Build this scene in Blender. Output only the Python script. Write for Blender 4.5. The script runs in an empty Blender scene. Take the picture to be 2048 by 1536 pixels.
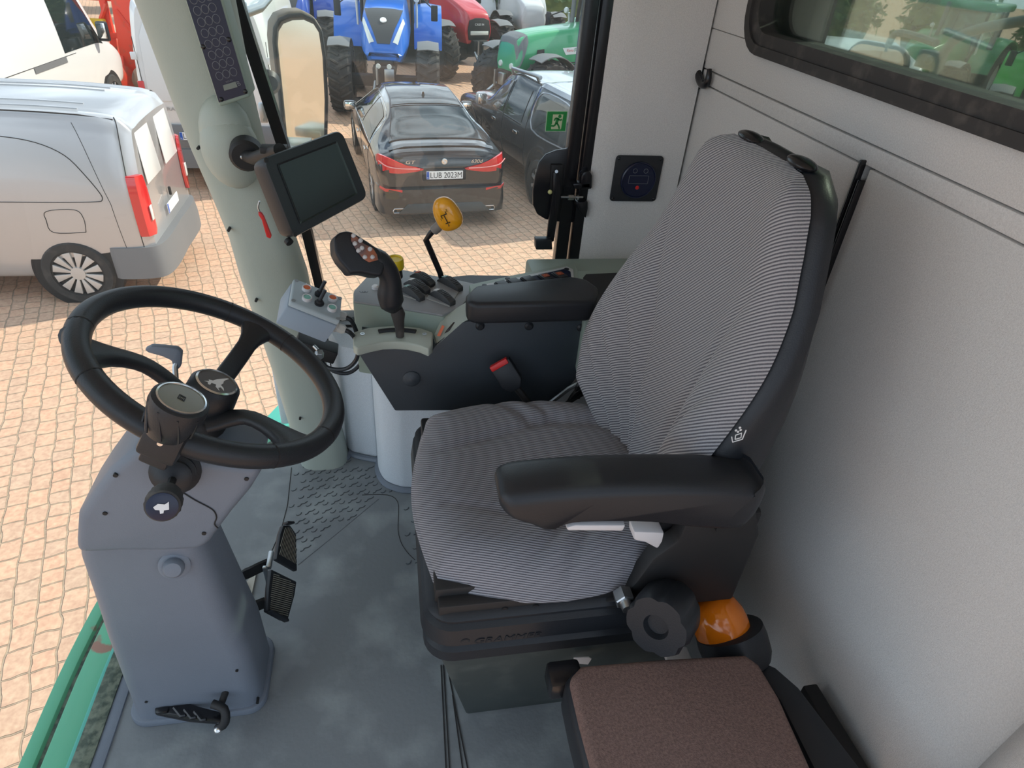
import bpy, bmesh, math, random
from math import sin, cos, pi, radians as R
from mathutils import Vector as V, Matrix as M
random.seed(7)
scn = bpy.context.scene
COL = scn.collection
# ------------------------------------------------------------------ camera
FPX = 1289.0; CX, CY = 1024.0, 768.0
def _n(v): return v.normalized()
_d = _n(V((875 - CX, 2600 - CY, FPX)))
_y = V((760 - CX, -160 - CY, FPX)); _y = _n(_y - _d * _y.dot(_d))
_u = -_d
_x = _y.cross(_u)
MW = M((_x, _y, _u))                      # photo-camera axes (right, down, forward) -> cab axes
CAMP = V((0, 0, 1.42))
cd = bpy.data.cameras.new('camera'); cam = bpy.data.objects.new('camera', cd); COL.objects.link(cam)
scn.camera = cam
cd.sensor_fit = 'HORIZONTAL'; cd.sensor_width = 36; cd.lens = FPX / 2048 * 36
cd.clip_start = .02; cd.clip_end = 500
rot = MW @ M(((1, 0, 0), (0, -1, 0), (0, 0, -1)))
cam.matrix_world = M.Translation(CAMP) @ rot.to_4x4()
# ------------------------------------------------------------------ light
scn.view_settings.view_transform = 'Standard'; scn.view_settings.look = 'None'
scn.view_settings.gamma = 1; scn.view_settings.use_curve_mapping = False
scn.view_settings.exposure = 0.33
SUN_DIR = V((1.1, .42, 1.0)).normalized()
wd = bpy.data.worlds.new('world'); scn.world = wd; wd.use_nodes = True
nt = wd.node_tree; nt.nodes.clear()
def nn(nt, t, **k):
    n = nt.nodes.new(t)
    for a, b in k.items(): setattr(n, a, b)
    return n
out = nn(nt, 'ShaderNodeOutputWorld'); bg = nn(nt, 'ShaderNodeBackground')
tc = nn(nt, 'ShaderNodeTexCoord')
sky = nn(nt, 'ShaderNodeTexSky', sky_type='HOSEK_WILKIE')
sky.sun_direction = SUN_DIR; sky.turbidity = 2.6; sky.ground_albedo = .4
mul = nn(nt, 'ShaderNodeVectorMath', operation='MULTIPLY'); mul.inputs[1].default_value = (1, 1, 2.6)
noi = nn(nt, 'ShaderNodeTexNoise'); noi.inputs['Scale'].default_value = 2.2; noi.inputs['Detail'].default_value = 7; noi.inputs['Roughness'].default_value = .62
rmp = nn(nt, 'ShaderNodeValToRGB'); rmp.color_ramp.elements[0].position = .42; rmp.color_ramp.elements[1].position = .60
mx = nn(nt, 'ShaderNodeMix', data_type='RGBA'); mx.inputs['B'].default_value = (.95, 1.08, 1.25, 1)
nt.links.new(tc.outputs['Generated'], mul.inputs[0]); nt.links.new(mul.outputs[0], noi.inputs['Vector'])
nt.links.new(noi.outputs['Fac'], rmp.inputs[0]); nt.links.new(rmp.outputs[0], mx.inputs['Factor'])
nt.links.new(sky.outputs[0], mx.inputs['A']); nt.links.new(mx.outputs['Result'], bg.inputs[0])
bg.inputs[1].default_value = 1.6
nt.links.new(bg.outputs[0], out.inputs[0])
sl = bpy.data.lights.new('sun', 'SUN'); sl.energy = 3.9; sl.angle = R(.6); sl.color = (1, .93, .82)
so = bpy.data.objects.new('sun', sl); COL.objects.link(so)
so.rotation_euler = SUN_DIR.to_track_quat('Z', 'Y').to_euler(); so.location = (8, 4, 12)
# ------------------------------------------------------------------ a pixel of the photograph as a point on a plane of the place
def ray(px, py): return MW @ V((px - CX, py - CY, FPX))
def PP(px, py, o, n):
    d = ray(px, py); n = V(n); return CAMP + d * ((V(o) - CAMP).dot(n) / d.dot(n))
def PX(px, py, x): return PP(px, py, (x, 0, 0), (1, 0, 0))
def PY(px, py, y): return PP(px, py, (0, y, 0), (0, 1, 0))
def PZ(px, py, z): return PP(px, py, (0, 0, z), (0, 0, 1))
GZ = -2.35
# ------------------------------------------------------------------ materials
def mat(name, c, rough=.5, metal=0, bump=0, bscale=60, var=0, vscale=8, c2=None, coat=0, spec=.5, trans=0, emit=None, es=1, c2pos=(.4, .6), detail=4):
    m = bpy.data.materials.new(name); m.use_nodes = True
    t = m.node_tree; b = t.nodes['Principled BSDF']
    if len(c) == 3: c = (*c, 1)
    b.inputs['Base Color'].default_value = c; b.inputs['Roughness'].default_value = rough
    b.inputs['Metallic'].default_value = metal; b.inputs['Coat Weight'].default_value = coat
    b.inputs['Coat Roughness'].default_value = .04
    b.inputs['Specular IOR Level'].default_value = spec; b.inputs['Transmission Weight'].default_value = trans
    tc = nn(t, 'ShaderNodeTexCoord')
    if emit: b.inputs['Emission Color'].default_value = (*emit, 1); b.inputs['Emission Strength'].default_value = es
    if var or c2:
        n = nn(t, 'ShaderNodeTexNoise'); n.inputs['Scale'].default_value = vscale; n.inputs['Detail'].default_value = detail
        t.links.new(tc.outputs['Object'], n.inputs['Vector'])
        r = nn(t, 'ShaderNodeValToRGB')
        if c2:
            r.color_ramp.elements[0].position = c2pos[0]; r.color_ramp.elements[1].position = c2pos[1]
            r.color_ramp.elements[0].color = c; r.color_ramp.elements[1].color = (*c2[:3], 1)
        else:
            r.color_ramp.elements[0].position = .3; r.color_ramp.elements[1].position = .7
            r.color_ramp.elements[0].color = (*[x * (1 - var) for x in c[:3]], 1)
            r.color_ramp.elements[1].color = (*[min(1, x * (1 + var)) for x in c[:3]], 1)
        t.links.new(n.outputs['Fac'], r.inputs[0]); t.links.new(r.outputs[0], b.inputs['Base Color'])
    if bump:
        n = nn(t, 'ShaderNodeTexNoise'); n.inputs['Scale'].default_value = bscale; n.inputs['Detail'].default_value = 3
        t.links.new(tc.outputs['Object'], n.inputs['Vector'])
        bp = nn(t, 'ShaderNodeBump'); bp.inputs['Strength'].default_value = bump; bp.inputs['Distance'].default_value = .002
        t.links.new(n.outputs['Fac'], bp.inputs['Height']); t.links.new(bp.outputs[0], b.inputs['Normal'])
    return m
def striped(name, nrm, period, ca, cb):
    m = mat(name, ca, .95); t = m.node_tree; b = t.nodes['Principled BSDF']
    b.inputs['Sheen Weight'].default_value = .15
    tc = nn(t, 'ShaderNodeTexCoord')
    nz = nn(t, 'ShaderNodeTexNoise'); nz.inputs['Scale'].default_value = 6
    t.links.new(tc.outputs['Object'], nz.inputs['Vector'])
    d = nn(t, 'ShaderNodeVectorMath', operation='DOT_PRODUCT'); n = V(nrm).normalized()
    d.inputs[1].default_value = n; t.links.new(tc.outputs['Object'], d.inputs[0])
    a = nn(t, 'ShaderNodeMath', operation='MULTIPLY_ADD'); a.inputs[1].default_value = .006
    t.links.new(nz.outputs['Fac'], a.inputs[0]); t.links.new(d.outputs['Value'], a.inputs[2])
    s = nn(t, 'ShaderNodeMath', operation='MULTIPLY'); s.inputs[1].default_value = 2 * pi / period
    t.links.new(a.outputs[0], s.inputs[0])
    w = nn(t, 'ShaderNodeMath', operation='SINE'); t.links.new(s.outputs[0], w.inputs[0])
    mr = nn(t, 'ShaderNodeMapRange'); mr.inputs['From Min'].default_value = -.75; mr.inputs['From Max'].default_value = .55
    t.links.new(w.outputs[0], mr.inputs['Value'])
    fz = nn(t, 'ShaderNodeTexNoise'); fz.inputs['Scale'].default_value = 420
    t.links.new(tc.outputs['Object'], fz.inputs['Vector'])
    f2 = nn(t, 'ShaderNodeMath', operation='MULTIPLY_ADD'); f2.inputs[1].default_value = .5; f2.inputs[2].default_value = -.25
    t.links.new(fz.outputs['Fac'], f2.inputs[0])
    ad = nn(t, 'ShaderNodeMath', operation='ADD', use_clamp=True); t.links.new(mr.outputs[0], ad.inputs[0]); t.links.new(f2.outputs[0], ad.inputs[1])
    mx = nn(t, 'ShaderNodeMix', data_type='RGBA'); mx.inputs['A'].default_value = (*cb, 1); mx.inputs['B'].default_value = (*ca, 1)
    t.links.new(ad.outputs[0], mx.inputs['Factor']); t.links.new(mx.outputs['Result'], b.inputs['Base Color'])
    bp = nn(t, 'ShaderNodeBump'); bp.inputs['Strength'].default_value = .5; bp.inputs['Distance'].default_value = .0012
    t.links.new(w.outputs[0], bp.inputs['Height']); t.links.new(bp.outputs[0], b.inputs['Normal'])
    return m
def glassmat(name, dirt=.05, tint=(.97, 1, .98), refl=1.0, dscale=3):
    m = bpy.data.materials.new(name); m.use_nodes = True; t = m.node_tree; t.nodes.clear()
    o = nn(t, 'ShaderNodeOutputMaterial'); tr = nn(t, 'ShaderNodeBsdfTransparent'); tr.inputs[0].default_value = (*tint, 1)
    g = nn(t, 'ShaderNodeBsdfGlossy'); g.inputs['Roughness'].default_value = .02
    f = nn(t, 'ShaderNodeFresnel'); f.inputs[0].default_value = 1.45
    fm = nn(t, 'ShaderNodeMath', operation='MULTIPLY', use_clamp=True); fm.inputs[1].default_value = refl
    t.links.new(f.outputs[0], fm.inputs[0])
    m1 = nn(t, 'ShaderNodeMixShader'); t.links.new(fm.outputs[0], m1.inputs[0]); t.links.new(tr.outputs[0], m1.inputs[1]); t.links.new(g.outputs[0], m1.inputs[2])
    df = nn(t, 'ShaderNodeBsdfDiffuse'); df.inputs[0].default_value = (.8, .8, .76, 1)
    ts = nn(t, 'ShaderNodeBsdfTranslucent'); ts.inputs[0].default_value = (.85, .85, .8, 1)
    m3 = nn(t, 'ShaderNodeMixShader'); m3.inputs[0].default_value = .5; t.links.new(df.outputs[0], m3.inputs[1]); t.links.new(ts.outputs[0], m3.inputs[2])
    tc = nn(t, 'ShaderNodeTexCoord'); n = nn(t, 'ShaderNodeTexNoise'); n.inputs['Scale'].default_value = dscale; n.inputs['Detail'].default_value = 6
    t.links.new(tc.outputs['Object'], n.inputs['Vector'])
    mr = nn(t, 'ShaderNodeMapRange'); mr.inputs['From Min'].default_value = .35; mr.inputs['From Max'].default_value = .75; mr.inputs['To Min'].default_value = dirt * .3; mr.inputs['To Max'].default_value = dirt * 1.8
    t.links.new(n.outputs['Fac'], mr.inputs['Value'])
    m2 = nn(t, 'ShaderNodeMixShader'); t.links.new(mr.outputs[0], m2.inputs[0]); t.links.new(m1.outputs[0], m2.inputs[1]); t.links.new(m3.outputs[0], m2.inputs[2])
    t.links.new(m2.outputs[0], o.inputs[0]); return m
# ------------------------------------------------------------------ mesh building
WLOC = {}
class MB:
    def __init__(s): s.bm = bmesh.new(); s.mi = 0
    def _merge(s, tb, bev=0, seg=2, ang=30):
        if bev > 0:
            bmesh.ops.recalc_face_normals(tb, faces=tb.faces)
            es = [e for e in tb.edges if e.is_manifold and e.calc_face_angle(0) > R(ang)]
            bmesh.ops.bevel(tb, geom=es, offset=bev, segments=seg, affect='EDGES', profile=.5, clamp_overlap=True)
        for f in tb.faces: f.material_index = s.mi
        me = bpy.data.meshes.new('tmp'); tb.to_mesh(me); tb.free(); s.bm.from_mesh(me); bpy.data.meshes.remove(me)
        return s
    def prism(s, pts, vec, bev=0, seg=2, ang=30):
        tb = bmesh.new(); pts = [V(p) for p in pts]; vec = V(vec)
        a = [tb.verts.new(p) for p in pts]; b = [tb.verts.new(p + vec) for p in pts]; n = len(pts)
        tb.faces.new(a[::-1]); tb.faces.new(b)
        for i in range(n): tb.faces.new((a[i], a[(i + 1) % n], b[(i + 1) % n], b[i]))
        bmesh.ops.recalc_face_normals(tb, faces=tb.faces)
        return s._merge(tb, bev, seg, ang)
    def box(s, c, size, rotm=None, bev=0, seg=2):
        tb = bmesh.new(); bmesh.ops.create_cube(tb, size=1)
        mt = M.Translation(V(c)) @ ((rotm or M.Identity(3)).to_4x4()) @ M.Diagonal((*size, 1))
        bmesh.ops.transform(tb, matrix=mt, verts=tb.verts)
        return s._merge(tb, bev, seg)
    def hexa(s, p, bev=0, seg=2):   # 8 points: bottom loop, top loop
        tb = bmesh.new(); v = [tb.verts.new(V(q)) for q in p]
        tb.faces.new(v[:4]); tb.faces.new(v[4:])
        for i in range(4): tb.faces.new((v[i], v[(i + 1) % 4], v[4 + (i + 1) % 4], v[4 + i]))
        bmesh.ops.recalc_face_normals(tb, faces=tb.faces)
        return s._merge(tb, bev, seg)
    def loft(s, rings, cap=True, closed=True, loop=False, bev=0):
        tb = bmesh.new(); vr = [[tb.verts.new(V(p)) for p in r] for r in rings]; n = len(rings[0])
        m = len(rings)
        for i in range(m if loop else m - 1):
            A, B = vr[i], vr[(i + 1) % m]
            for j in range(n if closed else n - 1):
                try: tb.faces.new((A[j], A[(j + 1) % n], B[(j + 1) % n], B[j]))
                except ValueError: pass
        if cap and closed and not loop:
            tb.faces.new(vr[0][::-1]); tb.faces.new(vr[-1])
        bmesh.ops.remove_doubles(tb, verts=tb.verts, dist=1e-6)
        bmesh.ops.recalc_face_normals(tb, faces=tb.faces)
        return s._merge(tb, bev)
    def lathe(s, prof, o, ax, n=28, cap=True, ref=None):
        ax = V(ax).normalized(); a = V(ref) if ref else (ax.orthogonal()); a = (a - ax * a.dot(ax)).normalized(); b = ax.cross(a); o = V(o)
        return s.loft([[o + ax * h + (a * cos(2 * pi * k / n) + b * sin(2 * pi * k / n)) * max(r, 1e-4) for k in range(n)] for r, h in prof], cap)
    def cyl(s, a, b, r, r2=None, n=20, bev=0):
        a = V(a); b = V(b); L = (b - a).length; r2 = r if r2 is None else r2
        if bev: pr = [(r - bev, 0), (r, bev), (r2, L - bev), (r2 - bev, L)]
        else: pr = [(r, 0), (r2, L)]
        return s.lathe(pr, a, b - a, n)
    def tube(s, pts, r, n=10, closed=False, sm=0):
        pts = [V(p) for p in pts]
        if sm: pts = smooth(pts, sm, closed)
        m = len(pts); rr = r if callable(r) else (lambda t: r); rings = []; pn = None
        for i in range(m):
            if closed: t = pts[(i + 1) % m] - pts[i - 1]
            else: t = pts[min(i + 1, m - 1)] - pts[max(i - 1, 0)]
            t.normalize()
            if pn is None: pn = t.orthogonal().normalized()
            pn = (pn - t * pn.dot(t)).normalized(); b = t.cross(pn)
            q = rr(i / max(1, m - 1))
            rings.append([pts[i] + (pn * cos(2 * pi * k / n) + b * sin(2 * pi * k / n)) * q for k in range(n)])
        return s.loft(rings, True, True, closed)
    def ell(s, c, r, rotm=None, n=20, m=12):
        tb = bmesh.new(); bmesh.ops.create_uvsphere(tb, u_segments=n, v_segments=m, radius=1)
        mt = M.Translation(V(c)) @ ((rotm or M.Identity(3)).to_4x4()) @ M.Diagonal((*(V(r) if not isinstance(r, (int, float)) else V((r, r, r))), 1))
        bmesh.ops.transform(tb, matrix=mt, verts=tb.verts)
        return s._merge(tb)
    def grid(s, fn, nu, nv, thick=None):
        tb = bmesh.new(); g = [[tb.verts.new(V(fn(i / nu, j / nv))) for j in range(nv + 1)] for i in range(nu + 1)]
        for i in range(nu):
            for j in range(nv):
                try: tb.faces.new((g[i][j], g[i + 1][j], g[i + 1][j + 1], g[i][j + 1]))
                except ValueError: pass
        return s._merge(tb)
    def poly(s, pts):
        tb = bmesh.new(); tb.faces.new([tb.verts.new(V(p)) for p in pts]); return s._merge(tb)
    def build(s, name, mats, parent=None, local=False, ang=38, label=None, kind=None):
        o0 = V((0, 0, 0)) if (parent is None or local) else WLOC.get(parent.name, V((0, 0, 0)))
        if o0.length: bmesh.ops.translate(s.bm, vec=-o0, verts=s.bm.verts)
        ca = R(ang)
        for f in s.bm.faces: f.smooth = True
        for e in s.bm.edges:
            if len(e.link_faces) != 2 or e.calc_face_angle(0) > ca: e.smooth = False
        me = bpy.data.meshes.new(name); s.bm.to_mesh(me); s.bm.free()
        o = bpy.data.objects.new(name, me); COL.objects.link(o)
        for m in (mats if isinstance(mats, (list, tuple)) else [mats]): me.materials.append(m)
        if parent: o.parent = parent; WLOC[o.name] = o0
        if label: o['label'] = label
        if kind: o['kind'] = kind
        return o
def smooth(pts, k, closed=False):
    out = []; m = len(pts)
    rng = range(m if closed else m - 1)
    for i in rng:
        if closed: p0, p1, p2, p3 = pts[i - 1], pts[i], pts[(i + 1) % m], pts[(i + 2) % m]
        else: p0, p1, p2, p3 = pts[max(i - 1, 0)], pts[i], pts[i + 1], pts[min(i + 2, m - 1)]
        for j in range(k):
            t = j / k
            out.append(.5 * ((2 * p1) + (p2 - p0) * t + (2 * p0 - 5 * p1 + 4 * p2 - p3) * t * t + (3 * p1 - p0 - 3 * p2 + p3) * t ** 3))
    if not closed: out.append(pts[-1])
    return out
def thing(name, label, cat, loc=(0, 0, 0), rz=0, group=None):
    o = bpy.data.objects.new(name, None); o.empty_display_size = .05; COL.objects.link(o)
    o.location = loc; o.rotation_euler = (0, 0, rz); WLOC[o.name] = V(loc)
    return tag(o, label, cat, group)
def tag(o, label, cat, group=None):
    o['label'] = label; o['category'] = cat
    if group: o['group'] = group
    return o
def struct(mb, name, mats, label=None, ang=38):
    o = mb.build(name, mats, ang=ang); o['kind'] = 'structure'
    if label: o['label'] = label
    return o
def basis(x, y):          # matrix with columns x, y, z from two directions
    x = V(x).normalized(); z = x.cross(V(y)).normalized(); y = z.cross(x); m = M((x, y, z)); m.transpose(); return m
class Fr:                 # local frame: origin, x direction, y direction (z = normal)
    def __init__(s, o, x, y): s.o = V(o); s.m = basis(x, y)
    def __call__(s, x, y, z=0): return s.o + s.m @ V((x, y, z))
    def n(s, k=1): return s.m @ V((0, 0, k))
def text(mb, body, fr, h, x=0, y=0, depth=.0004, width=None, z=0, shear=0, align='CENTER', bold=0, sx=1):
    cu = bpy.data.curves.new('t', 'FONT'); cu.body = body; cu.size = 1; cu.align_x = align; cu.align_y = 'CENTER'; cu.shear = shear
    cu.offset = bold; cu.resolution_u = 3
    o = bpy.data.objects.new('t', cu); COL.objects.link(o)
    dg = bpy.context.evaluated_depsgraph_get(); me = bpy.data.meshes.new_from_object(o.evaluated_get(dg))
    xs = [v.co.x for v in me.vertices]; ys = [v.co.y for v in me.vertices]
    k = h / (max(ys) - min(ys)); kx = k * sx
    if width: kx = width / (max(xs) - min(xs))
    cyy = (max(ys) + min(ys)) / 2
    tb = bmesh.new(); tb.from_mesh(me)
    for v in tb.verts: v.co = fr(x + v.co.x * kx, y + (v.co.y - cyy) * k, z)
    r = bmesh.ops.extrude_face_region(tb, geom=list(tb.faces))
    vs = [e for e in r['geom'] if isinstance(e, bmesh.types.BMVert)]
    bmesh.ops.translate(tb, vec=fr.n(depth), verts=vs)
    mb._merge(tb); bpy.data.objects.remove(o); bpy.data.curves.remove(cu); bpy.data.meshes.remove(me)
def rrect(w, h, r, k=4):   # rounded rectangle outline
    p = []
    for (cx, cy, a0) in ((w / 2 - r, h / 2 - r, 0), (-w / 2 + r, h / 2 - r, 90), (-w / 2 + r, -h / 2 + r, 180), (w / 2 - r, -h / 2 + r, 270)):
        for i in range(k + 1):
            a = R(a0 + 90 * i / k); p.append((cx + r * cos(a), cy + r * sin(a)))
    return p
def ringloft(mb, f, outer, inner, z0, z1):   # flat frame between two outlines of equal count
    mb.loft([[f(*p, z0) for p in outer], [f(*p, z1) for p in outer], [f(*p, z1) for p in inner], [f(*p, z0) for p in inner]], cap=False, closed=True, loop=True)
# ------------------------------------------------------------------ palette
m_felt = mat('felt', (.655, .645, .625), .95, bump=.5, bscale=900, var=.10, vscale=420)
m_felt_sky = mat('felt_sky', (.62, .66, .70), .9, bump=.5, bscale=900, var=.08, vscale=420)  # bluish copy of the felt, sky light put into its colour
m_seam = mat('seam', (.02, .018, .018), .8)
m_blackp = mat('black_plastic', (.017, .019, .023), .42, bump=.15, bscale=500, spec=.4)
m_blackm = mat('black_matte', (.012, .012, .013), .6)
m_blackgl = mat('black_gloss', (.01, .01, .012), .25)
m_rubber = mat('rubber', (.035, .033, .032), .7, c2=(.10, .09, .08), vscale=30, c2pos=(.5, .8))
m_green = mat('cab_green', (.27, .335, .285), .5, bump=.12, bscale=500)
m_greenl = mat('cab_green_light', (.40, .44, .385), .5, bump=.12, bscale=500)
m_slate = mat('slate', (.045, .055, .066), .5, bump=.2, bscale=500)
m_column = mat('column_grey', (.16, .185, .225), .48, bump=.15, bscale=400, var=.06, vscale=5)
m_grey = mat('console_grey', (.27, .28, .29), .45, bump=.15, bscale=500)
m_box = mat('box_grey', (.26, .32, .39), .45); m_boxlid = mat('box_lid_grey', (.36, .42, .45), .45)
m_white = mat('white_plastic', (.68, .66, .66), .4)
m_floor = mat('floor_mat', (.19, .205, .215), .5, bump=.3, bscale=90, c2=(.33, .36, .36), vscale=7, c2pos=(.48, .76), detail=9)
m_floor2 = mat('floor_mat_plain', (.16, .175, .19), .5, bump=.25, bscale=120, var=.12, vscale=14)
m_floord = mat('floor_rib', (.075, .085, .097), .5)
m_steeld = mat('pedestal_green', (.045, .055, .052), .5, c2=(.10, .11, .10), vscale=12, c2pos=(.5, .8))
m_chrome = mat('chrome', (.75, .75, .75), .2, 1)
m_zinc = mat('zinc', (.45, .47, .48), .35, 1)
m_jdgreen = mat('paint_green', (.10, .42, .24), .4, c2=(.30, .14, .09), vscale=7, c2pos=(.63, .66))
m_jdteal = mat('paint_teal', (.07, .42, .33), .4)
m_jddark = mat('seal_dark', (.05, .07, .05), .7, c2=(.16, .18, .13), vscale=60)
m_brown = mat('brown_fabric', (.17, .105, .088), .95, bump=.8, bscale=500, var=.28, vscale=260)
m_yellow = mat('yellow', (.72, .52, .01), .4)
m_amberk = mat('amber_knob', (.80, .36, .01), .22, coat=.5)
m_orange = mat('beacon_orange', (1.0, .25, .01), .12, trans=.35, coat=.3)
m_red = mat('red', (.62, .02, .02), .35)
m_navy = mat('navy', (.006, .010, .035), .3)
m_ring = mat('ring_grey', (.16, .17, .19), .5)
m_lcd = mat('lcd', (.16, .19, .17), .25)
m_screen = mat('screen', (.012, .013, .015), .12, c2=(.03, .033, .035), vscale=9)
m_whitepaint = mat('mark_white', (.75, .75, .75), .5)
m_glass = glassmat('cab_glass', .03, dscale=2.5)
m_glassr = glassmat('rear_glass', .012, tint=(.84, .95, .87), refl=.8, dscale=3)
m_mirror = mat('mirror', (.9, .9, .88), .03, 1)
m_fabric_s = striped('seat_fabric', (.22, .72, .66), .0042, (.33, .33, .36), (.085, .085, .10))
m_fabric_b = striped('back_fabric', (.05, .73, .68), .0050, (.40, .39, .40), (.09, .09, .105))
m_fabric_p = mat('seat_edge_fabric', (.3, .3, .32), .95, bump=.6, bscale=600, var=.3, vscale=400)
# ------------------------------------------------------------------ cab shell
XW, YW, ZC = .80, 1.73, 1.80
# floor
curve = [V((-.64, .25, 0)), V((-.64, .50, 0)), V((-.635, .75, 0)), V((-.63, 1.0, 0)), V((-.605, 1.22, 0)), V((-.55, 1.42, 0)), V((-.455, 1.60, 0)), V((-.33, 1.73, 0)), V((-.15, 1.79, 0))]
cs = smooth(curve, 4)
b = MB(); b.prism([V((p.x, p.y, -.03)) for p in cs] + [V((XW, 1.76, -.03)), V((XW, .25, -.03))], (0, 0, .03))
# relief pattern, part of the mat
b.mi = 1
def squig(x, y, s=.014, half=False):
    pts = []
    if not half:
        for k in range(6): pts.append(V((x - .030 + .007 * cos(pi + k * pi / 5), y - .004 - .007 * sin(k * pi / 5) + k * .0015, .0008)))
        b.tube(pts, .0012, 4)
    b.tube([V((x - s * .9, y - .006, .0008)), V((x - s * .45, y - .004, .0008)), V((x - s * .15, y + .004, .0008)), V((x + s * .5, y + .006, .0008)), V((x + s, y + .013, .0008))], .0013, 4, sm=3)
fp = PP(598, 945, (0, 0, 0), (0, 0, 1))
tri = [PZ(606, 925, 0), PZ(745, 925, 0), PZ(830, 985, 0), PZ(770, 985, 0), PZ(590, 1128, 0), PZ(597, 1040, 0)]
def inside(p, T):
    c = False; n = len(T)
    for i in range(n):
        a, d = T[i], T[i - 1]
        if (a.y > p.y) != (d.y > p.y) and p.x < (d.x - a.x) * (p.y - a.y) / (d.y - a.y) + a.x: c = not c
    return c
for r in range(-2, 14):
    for q in range(-8, 9):
        x = -.20 + q * .048 - (.5 * .048 if r % 2 else 0); y = 1.55 - r * .034
        if inside(V((x, y, 0)), tri): squig(x, y)
for r in range(5):
    for q in range(2):
        x = .035 + q * .048 + (.02 if r % 2 else 0); y = 1.37 - r * .05
        squig(x, y)
# mat seams
b.mi = 2
for pts in ([(583, 935), (575, 1010), (562, 1060), (540, 1110)],):
    b.tube([PZ(*p, .0005) for p in pts], .0012, 4)
b.tube([PZ(*p, .0004) for p in [(724, 990), (775, 990), (795, 1003), (797, 1030), (796, 1060), (802, 1085), (815, 1105), (830, 1120)]], .001, 4, sm=3)
b.mi = 3
b.tube([PZ(*p, .0002) for p in [(596, 1130), (680, 1062), (757, 998)]], .0012, 4)
b.mi = 2
# ribs of the threshold strip
for (p, q) in (((882, 1330), (892, 1536)), ((887, 1330), (899, 1536)), ((905, 1390), (925, 1536)), ((898, 1350), (935, 1536))):
    A, B = PZ(*p, .001), PZ(*q, .001); b.tube([A, B + (B - A) * .8], .0018, 4)
b.mi = 0
struct(b, 'floor', [m_floor, m_floord, m_seam, m_ring], 'dark blue-grey scuffed rubber mat with wave relief on the cab floor')
# raised edge strip along the windscreen
def strip(off0, off1, z0, z1, pts=cs):
    nn_ = len(pts); A = []; 
    for i, p in enumerate(pts):
        t = (pts[min(i + 1, nn_ - 1)] - pts[max(i - 1, 0)]).normalized(); o = V((-t.y, t.x, 0))
        A.append([p + o * off0 + V((0, 0, z0)), p + o * off1 + V((0, 0, z0)), p + o * off1 + V((0, 0, z1)), p + o * off0 + V((0, 0, z1))])
    return A
b = MB(); b.loft(strip(-.022, .002, -.005, .005), bev=.001); struct(b, 'trim_1', m_column, 'grey kick strip along the foot of the windscreen')
b = MB(); b.loft(strip(.002, .040, -.03, .008)); struct(b, 'trim_2', m_jddark, 'dark dusty rubber seal under the windscreen')
# combine body outside the glass
ledge = thing('body_ledge', 'chipped green painted body ledge with rust below the windscreen', 'vehicle body', (-.7, .9, -.1))
b = MB(); b.loft(strip(.040, .115, -.10, -.028), bev=.004); b.build('upper_ledge', m_jdgreen, ledge)
b = MB(); b.loft(strip(.040, .058, -.03, -.012), bev=.003); b.build('teal_lip', m_jdteal, ledge)
b = MB(); b.loft(strip(.118, .135, -.12, -.055)); b.build('groove', m_jddark, ledge)
b = MB(); b.loft(strip(.135, .165, -.16, -.040), bev=.004); b.build('outer_rim', m_jdgreen, ledge)
b = MB(); b.prism([V((-.78, .60, -.10)), V((-.86, .74, -.10)), V((-.94, .66, -.10)), V((-.94, .1, -.10)), V((-.78, .1, -.10))], (0, 0, -.03), .004); b.build('bracket', m_jdgreen, ledge)
# green fender behind the pillar
g = ledge
b = MB(); b.prism([PZ(500, 868, -.04), PZ(578, 786, -.04), PZ(640, 850, -.04), PZ(700, 905, -.04), PZ(600, 960, -.04)], (0, 0, -.05), .004); b.build('corner_plate', m_jdteal, g)
b = MB(); b.box((-.02, 1.0, -.75), (1.15, 1.5, 1.2), bev=.02); b.build('lower_shell', m_jdgreen, g)
# right wall: felt panel between window and corner
b = MB()
xa, xb = .535, .795
pr = [(xa, 1.80), (xa, 1.745), (xa + .008, 1.722), (xa + .03, 1.708), (xa + .07, 1.702), (xb, 1.702), (xb, 1.80)]
b.loft([[V((x, y, z)) for x, y in pr] for z in (.60, 1.0, 1.4, ZC)]); struct(b, 'wall_right', m_felt, 'beige felt lining beside the right window')
# lower right walls, rounded
b = MB()
fc = [PZ(*p, 0) for p in [(683, 893), (700, 904), (720, 911), (755, 918)]]
fc = [V((-.40, 1.80, 0)), V((-.26, 1.79, 0)), V((-.20, 1.72, 0))] + fc[1:]
b.loft([[V((p.x, p.y, z)) for p in smooth(fc, 4)] + [V((-.05, 1.84, z)), V((-.4, 1.84, z))] for z in (0, .2, .41)], bev=.006)
b.build
struct(b, 'wall_right_front', m_felt_sky, 'pale grey rounded lower wall lining near the corner pillar')
b = MB()
fc = [V((-.072, 1.78, 0)), V((-.074, 1.60, 0)), PZ(757, 940, 0), PZ(770, 965, 0), PZ(800, 978, 0), PZ(832, 981, 0), V((.2, 1.40, 0)), V((.5, 1.38, 0)), V((.79, 1.38, 0)), V((.79, 1.78, 0))]
fc = smooth(fc[:7], 4) + fc[7:]
b.loft([[V((p.x, p.y, z)) for p in fc] for z in (0.0, .2, .52)], bev=.004)
struct(b, 'wall_right_lower', m_felt_sky, 'pale grey rounded lower wall lining below the side console')
b = MB(); b.tube([V((p.x, p.y, .004)) + V((0, -.006, 0)) for p in fc[:29]], .011, 8); b.tube([V((p.x, p.y - .006, .004)) for p in smooth([PZ(700, 906, 0), PZ(720, 913, 0), PZ(755, 920, 0)], 4)], .010, 8)
b.tube([PZ(*p, .004) for p in [(615, 912), (640, 924), (670, 926), (692, 916), (702, 903)]], .010, 8, sm=4)
struct(b, 'baseboard_right', m_column, 'grey moulded lip where the floor mat meets the lower walls')
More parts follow.
